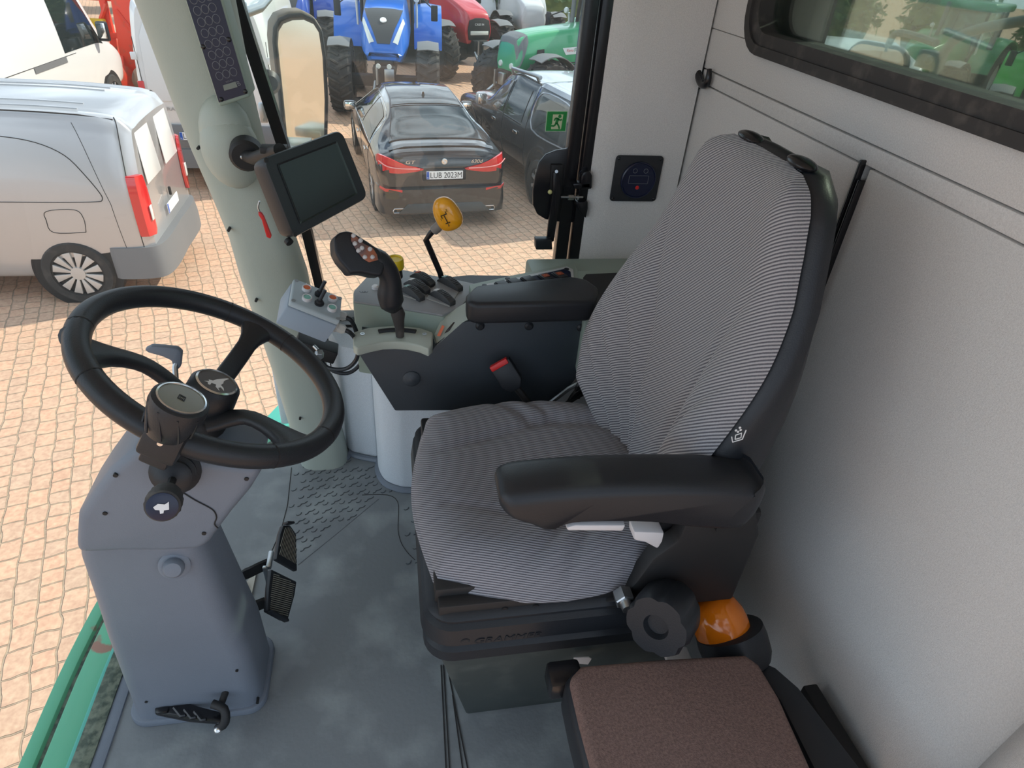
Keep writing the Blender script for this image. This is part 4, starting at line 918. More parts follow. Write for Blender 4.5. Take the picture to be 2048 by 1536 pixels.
# ------------------------------------------------------------------ monitor
mn = V((.62, -.68, .38)).normalized(); mo = PY(630, 370, 1.27)
def MP(x, y, h=0): return PP(x, y, mo + mn * h, mn)
mc = [MP(x, y) for x, y in ((524, 317), (684, 258), (738, 395), (587, 477))]
mon = thing('monitor', 'black tilted display monitor on a bracket at the corner pillar', 'monitor', tuple(mo))
def rq(c, k, r):     # quad corners scaled and rounded
    cc = sum(c, V()) / 4; c = [cc + (p - cc) * k for p in c]; o = []
    for i in range(4):
        a, p, d = c[i - 1], c[i], c[(i + 1) % 4]; u = (a - p).normalized(); w = (d - p).normalized()
        for j in range(6): t = j / 5; o.append((p + u * r) * (1 - t) ** 2 + p * 2 * t * (1 - t) + (p + w * r) * t * t)
    return o
b = MB(); O = rq(mc, 1, .018); cc = sum(mc, V()) / 4
sk = lambda pts, k, h: [cc + (p - cc) * k + mn * h for p in pts]
b.loft([sk(O, .86, -.052), sk(O, .97, -.046), sk(O, 1.0, -.030), sk(O, 1.0, -.006), sk(O, .975, .0), sk(O, .93, .0)]); b.build('casing', m_blackp, mon)
b = MB(); I = rq(mc, .76, .004); I2 = rq(mc, .70, .003); b.loft([sk(I, 1, .0002), sk(I, 1, .0014), sk(I2, 1, .0004)], cap=False); b.build('bezel', m_blackgl, mon)
b = MB(); b.prism(sk(rq(mc, .715, .003), 1, .0002), mn * .0006); b.build('screen', mat('screen_dark', (.006, .006, .008), .3), mon)
for c_ in (mc[0], mc[3]):
    b = MB(); q = cc + (c_ - cc) * .93; b.lathe([(.0045, -.002), (.0045, .0006), (0, .0006)], q, mn, 12); b.build('screw', m_blackm, mon)
b = MB(); pc = PY(492, 312, 1.47); b.lathe([(.034, .03), (.034, .0), (.028, -.006), (0, -.006)], pc, (-.1, 1, .1), 26)
b.tube([pc, pc + V((.02, -.03, .004)), MP(560, 300, -.05)], .013, 10); b.box(PY(548, 298, 1.36), (.05, .03, .012), bev=.002); b.build('mounting_arm', m_blackm, mon); b = MB(); b.tube([MP(575, 480, -.04), MP(580, 486, -.035)], .008); b.build('cable_stub', m_blackm, mon)
b = MB(); b.ell(pc + V((-.006, -.008, 0)), .005); b.build('arm_bolt', m_zinc, mon)
rt = thing('tool_tag', 'red plastic clip hanging beside the monitor', 'clip', tuple(PY(533, 450, 1.40)))
b = MB(); b.tube([PY(519, 402, 1.40), PY(516, 415, 1.40), PY(522, 428, 1.40)], .0022, 6, sm=3); b.build('loop', m_zinc, rt)
b = MB(); b.prism([PY(x, y, 1.395) for x, y in ((516, 424), (523, 426), (528, 434), (543, 472), (541, 478), (533, 475), (523, 440), (517, 431))], (0, .008, 0), .002); b.build('handle', m_red, rt)
# ------------------------------------------------------------------ indicator panel on the pillar
o_ = PY(438, 205, 1.475); fx = PY(495, 187, 1.475) - o_; fy = PY(373, 0, 1.475) - o_
k_ = 1.5; pan = thing('indicator_panel', 'dark blue indicator panel with rows of round lamp fields on the pillar', 'indicator panel', tuple(o_))
def FPn(u, v, h=0): return o_ + fx * u + fy * v + V((0, -h, 0))
b = MB(); b.prism([FPn(-.06, -.05, -.002), FPn(1.07, -.045, -.002), FPn(1.07, k_, -.002), FPn(-.06, k_, -.002)], (0, .07, 0), .006, 3); b.build('housing', m_green, pan)
b = MB(); b.prism([FPn(0, 0), FPn(1, 0), FPn(1, k_), FPn(0, k_)], (0, -.001, 0)); fc_ = b.build('face', m_navy, pan)
def zpx(x, y): return PY(340 + x / 4.8, y / 4.8, 1.4735)
b = MB(); rows_ = [((475, 730), (540, 710), (608, 690)), ((441, 630), (508, 610), (577, 590)), ((405, 530), (474, 510), (546, 490)), ((369, 426), (440, 408), (511, 388)), ((335, 320), (408, 303), (479, 286)), ((302, 213), (372, 198), (444, 180)), ((263, 104), (336, 88), (408, 72)), ((225, -5), (300, -22), (372, -38)), ((190, -115), (265, -130), (337, -147))]
for rw in rows_:
    for c_ in rw: p = zpx(*c_); b.tube([p + V((.0066 * cos(t), 0, .0074 * sin(t))) for t in [2 * pi * k / 18 for k in range(18)]], .0006, 4, closed=True)
b.build('lamp_rings', m_ring, fc_)
b = MB(); b.prism([zpx(508, 818), zpx(630, 782), zpx(650, 834), zpx(522, 870)], (0, -.001, 0)); b.build('hour_meter', m_lcd, fc_)
b = MB(); fl_ = Fr(zpx(658, 800), fx, fy); fl_.m = basis(fx, fy); text(b, 'B', fl_, .0085, z=0)
fl_ = Fr(zpx(568, 778), fx, fy); text(b, 'HOURS', fl_, .0030, z=0); b.build('panel_letters', m_ring, fc_)
for c_ in ((318, 450), (565, 380), (492, 955), (723, 878)):
    b = MB(); b.ell(zpx(*c_), (.0045, .003, .0045)); b.build('panel_screw', m_blackgl, pan)
# ------------------------------------------------------------------ items on the right window and wall
la = thing('window_latch', 'black cranked window latch lever on the right window frame', 'latch', tuple(PY(1100, 490, 1.69)))
yl = 1.722
b = MB(); b.prism([PY(x, y, yl) for x, y in ((1103, 330), (1126, 330), (1124, 388), (1101, 388))], (0, .014, 0), .002); b.build('bracket', m_blackm, la)
b = MB(); b.prism([PY(x, y, 1.70) for x, y in ((1107, 345), (1118, 345), (1122, 385), (1118, 420), (1113, 450), (1108, 484), (1093, 484), (1097, 450), (1101, 420), (1106, 385))], (0, .014, 0), .003); b.build('lever', m_blackgl, la)
b = MB(); b.prism([PY(x, y, 1.675) for x, y in ((1072, 480), (1104, 480), (1105, 500), (1072, 500))], (0, .03, 0), .003); b.build('grip', m_blackp, la)
b = MB(); b.cyl(PY(1113, 343, 1.70), PY(1113, 343, 1.69), .0045, n=8); b.build('pivot_screw', m_zinc, la); b = MB(); b.cyl(PY(1122, 394, 1.70), PY(1166, 394, 1.70), .003); b.cyl(PY(1136, 395, 1.70), PY(1147, 395, 1.70), .0075, n=6); b.cyl(PY(1153, 395, 1.70), PY(1157, 395, 1.70), .007); b.build('bolt', m_zinc, la)
b = MB(); b.ell(PY(1100, 384, 1.69), .006); b.build('yellow_cap', mat('brass', (.6, .58, .25), .5), la)
b = MB(); b.prism([PY(x, y, 1.700) for x, y in ((1163, 352), (1168, 344), (1180, 342), (1185, 352), (1184, 378), (1160, 382))], (0, .03, 0), .004); b.build('striker', m_blackgl, la); b = MB(); b.prism([PY(x, y, 1.700) for x, y in ((1145, 368), (1182, 365), (1182, 377), (1150, 379))], (0, .03, 0), .004); b.build('striker_tongue', m_blackgl, la); b = MB(); b.prism([PY(x, y, 1.70) for x, y in ((1152, 405), (1176, 403), (1176, 418), (1172, 437), (1158, 420))], (0, .03, 0), .003); b.build('striker_guide', m_blackgl, la)
sg = PY(1112, 242, YG - .002)
q = [PY(x, y, YG - .0015) for x, y in ((1094, 222), (1134, 222), (1131, 263), (1090, 263))]
es = thing('exit_sign', 'small green emergency exit sticker with running man on the window', 'sign', tuple(sg))
fe = Fr(q[3], q[2] - q[3], q[0] - q[3]); w_, h_ = (q[2] - q[3]).length, (q[0] - q[3]).length
def EP(u, v, h=0): return q[3] + (q[2] - q[3]) * u + (q[0] - q[3]) * v + V((0, -h, 0))
b = MB(); b.prism([EP(0, 0), EP(1, 0), EP(1, 1), EP(0, 1)], (0, .0008, 0)); b.build('border', mat('sticker_edge', (.45, .62, .42), .5), es)
b = MB(); b.prism([EP(.03, .03, .0004), EP(.97, .03, .0004), EP(.97, .97, .0004), EP(.03, .97, .0004)], (0, -.0003, 0)); b.build('sticker', mat('exit_green', (.01, .24, .045), .5), es)
b = MB(); b.prism([EP(x, y, .0009) for x, y in ((.28, .12), (.76, .12), (.80, .84), (.30, .84), (.30, .38), (.26, .34))], (0, -.0002, 0)); b.build('doorway', mat('glow_cream', (.55, .60, .38), .5), es)
b = MB(); b.cyl(EP(.64, .75, .001), EP(.64, .75, .0015), .0045, n=14)
def limb(*pts, w=.004):
    for i in range(len(pts) - 1):
        A, B_ = EP(*pts[i], .0012), EP(*pts[i + 1], .0012); d = (B_ - A).normalized(); s = V((-d.z, 0, d.x)) * w / 2; b.prism([A - s, A + s, B_ + s, B_ - s], (0, -.0004, 0))
limb((.56, .64), (.50, .40), w=.0075); limb((.56, .65), (.66, .56), (.76, .60)); limb((.56, .65), (.44, .66), (.39, .54)); limb((.52, .42), (.62, .30), (.68, .14), w=.0045); limb((.49, .42), (.42, .28), (.26, .29), w=.0045)
b.build('running_figure', mat('fig_green', (.01, .22, .045), .5), es)
# gauge
gq = [PY(x, y, 1.699) for x, y in ((1232, 310), (1328, 312), (1311, 401), (1218, 400))]
gcx = PY(1272, 357, 1.699); ga_ = thing('charge_meter', 'square black panel with round blue charge meter on the felt wall', 'gauge', tuple(gcx))
f = Fr(gcx, (1, 0, 0), (0, 0, 1)); b = MB(); b.prism([f(*p, 0) for p in rrect(.136, .126, .010)], (0, -.006, 0), .0015); b.build('panel', m_blackp, ga_)
b = MB(); b.lathe([(.050, .005), (.050, .012), (.047, .014), (.045, .010), (0, .010)], gcx + V((.004, 0, -.002)), (0, -1, 0), 40); dl = b.build('dial', m_navy, ga_)
gz = gcx + V((.004, -.0105, -.002)); f = Fr(gz, (1, 0, 0), (0, 0, 1)); b = MB()
for x in (-.014, .017): b.tube([f(x + .006 * cos(t), .026 + .006 * sin(t), 0) for t in [2 * pi * k / 16 for k in range(16)]], .0006, 4, closed=True)
R_ = rrect(.056, .022, .002, 2); b.tube([f(p[0], p[1] + .002, 0) for p in R_], .0006, 4, closed=True)
b.build('dial_marks', m_ring, dl)
b = MB(); b.lathe([(.0055, 0), (.0045, .0015), (0, .0018)], f(0, -.020, 0), (0, -1, 0), 14); b.build('red_lamp', m_red, dl)
for x, z in ((-.06, -.055), (.06, -.055), (-.06, .055), (.06, .055)):
    b = MB(); b.ell(gcx + V((x, -.006, z)), (.0042, .0025, .0042)); b.build('panel_screw', m_blackgl, ga_)
# coat hook
b = MB(); hp = [PX(x, y, XW - .012) for x, y in ((1399, 122), (1396, 135), (1398, 155), (1404, 168), (1412, 168), (1417, 156), (1419, 138))]
b.tube(hp, lambda t: .006 + .004 * sin(pi * t), 10, sm=4); b.box(PX(1400, 150, XW - .004), (.012, .016, .07), bev=.004)
tag(b.build('coat_hook', m_blackgl), 'small dark coat hook in the corner of the felt walls', 'hook')
# ------------------------------------------------------------------ vehicles in the yard
m_cglass = mat('car_glass', (.02, .028, .03), .04, spec=.9)
m_tyre = mat('tyre', (.035, .033, .032), .85, bump=.3, bscale=60, c2=(.09, .08, .07), vscale=9, c2pos=(.5, .8))
m_alloy = mat('alloy', (.55, .56, .57), .3, .7)
m_capw = mat('hubcap', (.55, .53, .50), .35, .3)
m_taill = mat('tail_light', (.62, .015, .015), .08, coat=1)
m_plate = mat('plate_white', (.80, .82, .82), .4)
m_plblue = mat('plate_blue', (.01, .09, .45), .4)
m_bumper = mat('bumper_grey', (.16, .165, .17), .55)
m_silver = mat('silver_paint', (.50, .50, .50), .28, .45, coat=.6)
m_vwhite = mat('white_paint', (.74, .74, .72), .3, coat=.5)
m_bmw = mat('black_paint', (.022, .020, .020), .12, .2, coat=1)
m_navara = mat('anthracite_paint', (.045, .05, .055), .2, .3, coat=1)
m_lamp = mat('lamp_lens', (.75, .78, .72), .1, coat=1)
class Body:
    def __init__(s, st): st = sorted(st); s.st = st; s.xs = [q[0] for q in st]
    def par(s, x):
        xs = s.xs; st = s.st; x = min(max(x, xs[0]), xs[-1]); i = 0
        while i < len(xs) - 2 and x > xs[i + 1]: i += 1
        h = xs[i + 1] - xs[i]; t = (x - xs[i]) / h; o = []
        for k in range(1, 7):
            def sl(j):
                if j <= 0: return (st[1][k] - st[0][k]) / (xs[1] - xs[0])
                if j >= len(xs) - 1: return (st[-1][k] - st[-2][k]) / (xs[-1] - xs[-2])
                a = (st[j][k] - st[j - 1][k]) / (xs[j] - xs[j - 1]); b = (st[j + 1][k] - st[j][k]) / (xs[j + 1] - xs[j])
                return 0 if a * b <= 0 else 2 * a * b / (a + b)
            y0, y1 = st[i][k], st[i + 1][k]; m0, m1 = sl(i) * h, sl(i + 1) * h
            o.append(y0 * (2 * t ** 3 - 3 * t * t + 1) + m0 * (t ** 3 - 2 * t * t + t) + y1 * (-2 * t ** 3 + 3 * t * t) + m1 * (t ** 3 - t * t))
        return o
    def P(s, x, u, off=0):
        if off:
            e = .02; a = s.P(x + e, u) - s.P(x - e, u); b = s.P(x, min(u + .05, 10)) - s.P(x, max(u - .05, 0)); n = a.cross(b).normalized(); p = s.P(x, u)
            c = V((x, 0, (s.par(x)[5] + s.par(x)[3]) / 2)); 
            if n.dot(p - c) < 0: n = -n
            return p + n * off
        wb, wm, wr, zb, zm, zr = s.par(x); d = min(.09, max(zr - zm, .02) * .35)
        c = [(wb * .88, zb), (wb, zb + .14), (wm, zm), (wr, zr - d), (wr * .74, zr - d * .2), (0, zr)]
        c = [(a, z, 1) for a, z in c] + [(-a, z, 1) for a, z in c[-2::-1]]
        i = min(int(u), 9); t = u - i; q = [c[max(i - 1, 0)], c[i], c[i + 1], c[min(i + 2, 10)]]
        f = lambda k: .5 * ((2 * q[1][k]) + (q[2][k] - q[0][k]) * t + (2 * q[0][k] - 5 * q[1][k] + 4 * q[2][k] - q[3][k]) * t * t + (3 * q[1][k] - q[0][k] - 3 * q[2][k] + q[3][k]) * t ** 3)
        return V((x, f(0), f(1)))
    def mesh(s, mb, n=60, m=60):
        x0, x1 = s.xs[0], s.xs[-1]
        mb.loft([[s.P(x0 + (x1 - x0) * i / n, 10 * j / m) for j in range(m + 1)] for i in range(n + 1)])
    def patch(s, mb, c, off=.006, n=10, m=8):   # four (x,u) corners
        def fn(a, b): 
            x = (c[0][0] * (1 - a) + c[1][0] * a) * (1 - b) + (c[3][0] * (1 - a) + c[2][0] * a) * b
            u = (c[0][1] * (1 - a) + c[1][1] * a) * (1 - b) + (c[3][1] * (1 - a) + c[2][1] * a) * b
            return s.P(x, u, off)
        mb.grid(fn, n, m)
    def line(s, mb, pts, r=.006, off=.001, k=6):
        q = []
        if len(pts) > 3: pts = [(p.x, p.y) for p in smooth([V((a, c, 0)) for a, c in pts], 4)]; k = 2
        for i in range(len(pts) - 1):
            for j in range(k): t = j / k; q.append(s.P(pts[i][0] + (pts[i + 1][0] - pts[i][0]) * t, pts[i][1] + (pts[i + 1][1] - pts[i][1]) * t, off))
        q.append(s.P(*pts[-1], off)); mb.tube(q, r, 4)
def wheel(par, x, y, r, w, rimr, mrim, spokes=10, cap=None):
    s = 1 if y > 0 else -1
    b = MB(); b.lathe([(rimr, -w / 2), (r * .93, -w / 2), (r, -w * .32), (r, w * .32), (r * .93, w / 2), (rimr * 1.02, w / 2), (rimr, w * .3)], (x, y, r), (0, s, 0), 40, False); t = b.build('tyre', m_tyre, par, local=True)
    b = MB(); b.lathe([(rimr, -w * .3), (rimr * 1.03, w * .46), (rimr * .95, w * .46), (rimr * .9, w * .30), (.02, w * .22)], (x, y, r), (0, s, 0), 40)
    b.mi = 1
    for k in range(spokes):
        a = 2 * pi * (k + .5) / spokes; c = V((x + cos(a) * rimr * .62, y + s * w * .40, r + sin(a) * rimr * .62))
        b.box(c, (rimr * .52, .02, rimr * (.16 if spokes > 8 else .24)), basis(V((cos(a), 0, sin(a))), (0, 1, 0)), .004) if 0 else b.prism([V((x + cos(a + d) * q, y + s * w * .34, r + sin(a + d) * q)) for q, d in ((rimr * .25, -.16), (rimr * .95, -(2.1 if mrim is m_capw else 1.0) / spokes), (rimr * .95, (2.1 if mrim is m_capw else 1.0) / spokes), (rimr * .25, .16))], (0, s * .03, 0), .004)
    b.lathe([(rimr * .30, 0), (rimr * .28, .035), (0, .04)], (x, y + s * w * .34, r), (0, s, 0), 24)
    o = b.build('wheel_rim', [m_blackm, mrim], par, local=True)
    return o
def arch(par, bd, x, y, r):
    s = 1 if y > 0 else -1; b = MB(); b.lathe([(r, -.10), (r, .0), (0, .0)], (x, y, r * .86), (0, s, 0), 36); return b.build('wheel_arch', m_blackm, par, local=True)
def plate(par, x, z, txt, w=.52, y0=0, tw=None):
    b = MB(); f = Fr((x, y0, z), (0, -1, 0), (0, 0, 1)); b.prism([f(*p, 0) for p in rrect(w, .114, .008, 2)], f.n(.006)); pl = b.build('number_plate', m_plate, par, local=True)
    b = MB(); b.prism([f(p[0] - w / 2 + .022, p[1], .0062) for p in rrect(.040, .108, .004, 2)], f.n(.001)); b.build('plate_band', m_plblue, pl, local=True)
    b = MB(); text(b, 'PL', f, .018, -w / 2 + .022, -.035, z=.0075); b.build('band_letters', m_plate, pl, local=True)
    if txt: b = MB(); text(b, txt, f, .080, .022 if not tw else -w / 2 + .05 + tw / 2, 0, z=.0068, width=tw or w * .86); b.build('plate_letters', m_blackm, pl, local=True)
# --- silver van
SV = thing('silver_van', 'silver grey delivery van seen from its left side', 'van', (-2.60, 8.06, GZ), pi)
B = Body([(0, .76, .78, .66, .42, 1.15, 1.86), (.05, .82, .84, .70, .34, 1.15, 1.94), (.25, .85, .875, .72, .30, 1.15, 2.00), (1.2, .86, .88, .74, .28, 1.15, 2.04), (2.6, .86, .88, .74, .28, 1.15, 2.04), (3.2, .86, .88, .70, .28, 1.15, 1.9), (3.75, .85, .87, .66, .28, 1.15, 1.38), (4.5, .80, .82, .58, .3, .9, 1.15), (4.75, .70, .68, .48, .35, .7, .85)])
b = MB(); B.mesh(b); b.build('body', m_silver, SV, local=True)
b = MB()
for s in (0, 1):
    g = lambda u: u if s == 0 else 10 - u
    B.line(b, [(4.4, g(2.75)), (3, g(2.75)), (2, g(2.75)), (1.5, g(2.75)), (1.15, g(2.74)), (.85, g(2.68)), (.62, g(2.55)), (.48, g(2.35)), (.38, g(2.15)), (.37, g(2.06)), (.44, g(2.03)), (.8, g(2.02)), (1.5, g(2.02)), (3, g(2.02)), (4.4, g(2.02))], .005)
    B.line(b, [(.10, g(1.0)), (.10, g(2.0)), (.10, g(3.0)), (.13, g(3.5))], .005)
    B.line(b, [(.25, g(.9)), (.30, g(2)), (.50, g(3))], .003)
    B.line(b, [(.13, g(3.25)), (2, g(3.25)), (3.2, g(3.2))], .007)
    B.line(b, [(.62, g(1.62)), (.93, g(1.62)), (.96, g(1.78)), (.93, g(1.90)), (.66, g(1.92)), (.60, g(1.8)), (.62, g(1.62))], .004)
b.build('panel_gaps', m_seam, SV, local=True)
b = MB()
for u in (4.1, 4.45, 5.55, 5.9): B.line(b, [(.5, u), (2.6, u)], .012, .002)
b.build('roof_ribs', m_silver, SV, local=True)
for y in (.79, -.79):
    arch(SV, B, .83, math.copysign(.872, y), .45); wheel(SV, .83, math.copysign(.785, y), .37, .24, .262, m_capw, 12)
    arch(SV, B, 3.7, math.copysign(.872, y), .44); wheel(SV, 3.7, math.copysign(.785, y), .37, .24, .262, m_capw, 12)
    b = MB(); 
    for k in (0, 1):
        q = math.copysign(.872, y); c = [V((.83 + dx, q, .36 + .03 * k + dz)) for dx, dz in ((-.035, -.022), (0, .0), (.035, -.022))]; b.tube(c, .006, 5)
    b.build('cap_chevrons', m_blackm, SV, local=True)
bp_ = [(-.06, .0, .42), (-.10, .60, .42), (-.06, .86, .44), (.06, .935, .44), (.28, .94, .44), (.42, .93, .42)]
def bump(par, prof, z0, z1, th, m, name='rear_bumper'):
    b = MB(); L = smooth([V(p) for p in prof], 5); L = [V((p.x, -p.y, p.z)) for p in L[::-1][:-1]] + L
    b.loft([[V((p.x, p.y, z0)), V((p.x - .0, p.y, (z0 + z1) / 2)), V((p.x + .02, p.y * .985, z1)), V((p.x + th, p.y * .93, z1)), V((p.x + th, p.y * .93, z0))] for p in L]); return b.build(name, m, par, local=True)
bump(SV, [(-.10, .0, 0), (-.11, .5, 0), (-.07, .78, 0), (.04, .88, 0), (.25, .905, 0), (.40, .90, 0)], .30, .66, .12, m_bumper)
for s in (1, -1):
    b = MB(); b.loft([[V((-.010, s * y0, z)), V((-.035, s * (y0 + .01), z)), V((-.035, s * .775, z)), V((.015, s * y1, z)), V((.10, s * (y1 + .010), z)), V((.10, s * (y1 - .05), z))] for z, y0, y1 in ((.78, .74, .85), (.82, .70, .86), (1.0, .68, .868), (1.25, .69, .862), (1.40, .72, .848), (1.43, .75, .835))]); b.build('tail_light', m_taill, SV, local=True)
    b = MB(); b.box((-.040, s * .76, 1.02), (.012, .07, .16), bev=.01); b.build('reverse_lamp', m_lamp, SV, local=True)
    b = MB(); b.prism([V((-.02, s * .10, 1.28)), V((-.02, s * .62, 1.28)), V((.008, s * .57, 1.80)), V((.008, s * .12, 1.80))], (-.008, 0, 0), .02); b.build('door_panel', m_vwhite, SV, local=True)  # white on a silver van: sunlight on the rear doors put into colour
b = MB(); b.box((-.03, .0, 1.0), (.03, .03, .10), bev=.01); b.build('door_handle', m_blackm, SV, local=True)
plate(SV, -.03, .86, '', .45)
# --- LUB 22 van
def big_van(name, label, loc, rz, L=5.6, H=2.65, badge=None, plt=None, side_glass=False):
    T = thing(name, label, 'van', loc, rz, None)
    B = Body([(0, .93, .95, .80, .55, 1.3, H - .10), (.06, .98, 1.0, .86, .45, 1.3, H - .03), (.3, 1.0, 1.02, .88, .40, 1.3, H), (L - 1.9, 1.0, 1.02, .88, .40, 1.3, H), (L - 1.3, 1.0, 1.02, .84, .40, 1.3, H - .15), (L - .65, .99, 1.0, .78, .4, 1.2, 1.55), (L - .1, .90, .92, .6, .4, 1.0, 1.12), (L, .8, .8, .5, .45, .8, .95)])
    b = MB(); B.mesh(b); b.build('body', m_vwhite, T, local=True)
    b = MB(); 
    for s in (1, -1): b.prism([V((-.004, s * .10, 1.35)), V((-.004, s * .86, 1.35)), V((-.004, s * .80, 2.2)), V((-.004, s * .70, H - .25)), V((-.004, s * .12, H - .25))], (-.010, 0, 0), .03, 3)
    b.build('door_panels', m_vwhite, T, local=True)
    b = MB(); b.box((-.004, 0, 1.5), (.006, .012, 1.9)); 
    for s in (1, -1): b.box((-.004, s * .90, 1.4), (.006, .008, 1.6))
    for u in (2.0, 8.0): B.line(b, [(.4, u), (L - 2.2, u)], .006)
    b.build('panel_gaps', m_seam, T, local=True)
    for s in (1, -1):
        for z in (1.0, 1.75):
            b = MB(); b.box((-.01, s * .93, z + .2), (.04, .08, .10), bev=.01); b.build('hinge', m_vwhite, T, local=True)
        b = MB(); b.prism([V((.0, s * .88, 1.15)), V((.0, s * .965, 1.15)), V((.0, s * .965, 1.62)), V((.0, s * .88, 1.62))], (-.02, 0, 0), .008); b.build('tail_light', m_taill, T, local=True)
        wheel(T, 1.1, s * .94, .36, .22, .22, m_alloy, 8); wheel(T, L - 1.0, s * .94, .36, .22, .22, m_alloy, 8)
        arch(T, B, 1.1, s * 1.02, .43); arch(T, B, L - 1.0, s * 1.02, .43)
    bump(T, [(-.06, 0, 0), (-.07, .6, 0), (-.04, .92, 0), (.05, 1.0, 0), (.3, 1.02, 0)], .38, .66, .1, m_bumper)
    b = MB(); b.box((-.015, 0, .85), (.04, 1.86, .34), bev=.015); b.build('rear_trim', m_bumper, T, local=True)
    if plt: plate(T, -.045, .86, plt, .52, plt_y, .28)
    if badge:
        b = MB(); f = Fr((-.016, .55, 1.12), (0, -1, 0), (0, 0, 1)); text(b, badge, f, .05, 0, .12, sx=1.3); b.build('badge', m_zinc, T, local=True)
    if side_glass:
        for s in (0, 1):
            g = lambda u: u if s == 0 else 10 - u
            b = MB(); B.patch(b, [(L - 2.6, g(2.05)), (L - .95, g(2.05)), (L - 1.45, g(2.85)), (L - 2.6, g(2.85))]); b.build('side_window', m_cglass, T, local=True)
            yy = 1.10 if s == 0 else -1.10
            b = MB(); b.box((L - 1.15, yy * 1.06, 1.55), (.12, .22, .36), bev=.04); mr = b.build('wing_mirror', m_blackp, T, local=True)
            b = MB(); b.box((L - 1.215, yy * 1.06, 1.57), (.008, .17, .28), bev=.003); b.build('mirror_glass', m_mirror, mr, local=True)
            b = MB(); B.patch(b, [(L - 3.8, g(1.9)), (L - 2.62, g(1.9)), (L - 2.62, g(2.0)), (L - 3.8, g(2.0))], .012); b.build('door_rail', m_bumper, T, local=True)
    return T, B
plt_y = .28
big_van('white_van', 'tall white panel van with dark bumper, rear doors facing, behind the corner pillar', (-2.62, 11.0, GZ), R(91), badge='TRAFIC', plt='LUB 22')
big_van('white_van', 'white high-roof van with side window at the top left corner', (-7.1, 11.6, GZ), R(86), side_glass=True, H=2.55)
big_van('white_van', 'white van seen through the rear window of the cab', (7.45, 10.15, GZ), R(60), H=2.45)
# --- dark coupe
BM = thing('dark_car', 'dark brown-black hatchback saloon with red tail lights, seen from behind', 'car', (.77, 9.48, GZ), R(97))
B = Body([(0, .78, .80, .70, .34, .85, 1.02), (.06, .86, .90, .78, .30, .88, 1.12), (.22, .92, .95, .80, .28, .92, 1.155), (.45, .94, .96, .76, .26, .96, 1.19), (1.0, .95, .96, .66, .25, .98, 1.38), (1.6, .95, .96, .60, .25, .98, 1.51), (2.3, .95, .96, .59, .25, .98, 1.55), (3.0, .95, .96, .58, .25, .97, 1.48), (3.7, .94, .95, .66, .25, .95, 1.13), (4.2, .93, .93, .66, .25, .90, 1.0), (4.9, .86, .86, .58, .28, .75, .86), (5.1, .75, .72, .5, .35, .6, .70)])
b = MB(); B.mesh(b, 90, 70); b.build('body', m_bmw, BM, local=True)
b = MB(); B.patch(b, [(.46, 3.25), (.46, 6.75), (1.28, 6.65), (1.28, 3.35)], .008, 14, 14); b.build('rear_window', m_cglass, BM, local=True)
b = MB(); B.line(b, [(.44, 3.2), (.44, 5), (.44, 6.8)], .010, .006, 10); B.line(b, [(1.30, 3.3), (1.30, 5), (1.30, 6.7)], .008, .006, 10)
for u in (3.22, 6.78): B.line(b, [(.44, u), (.9, u), (1.3, u + (.1 if u < 5 else -.1)), (2.75, u + (.22 if u < 5 else -.22))], .008, .005)
b.build('window_seal', m_blackgl, BM, local=True)
b = MB(); B.patch(b, [(1.36, 3.5), (1.36, 6.5), (2.75, 6.5), (2.75, 3.5)], .007, 14, 14); b.build('roof_glass', m_cglass, BM, local=True)
b = MB(); B.patch(b, [(3.02, 3.4), (3.02, 6.6), (3.66, 6.8), (3.66, 3.2)], .007, 8, 14); b.build('windscreen', m_cglass, BM, local=True)
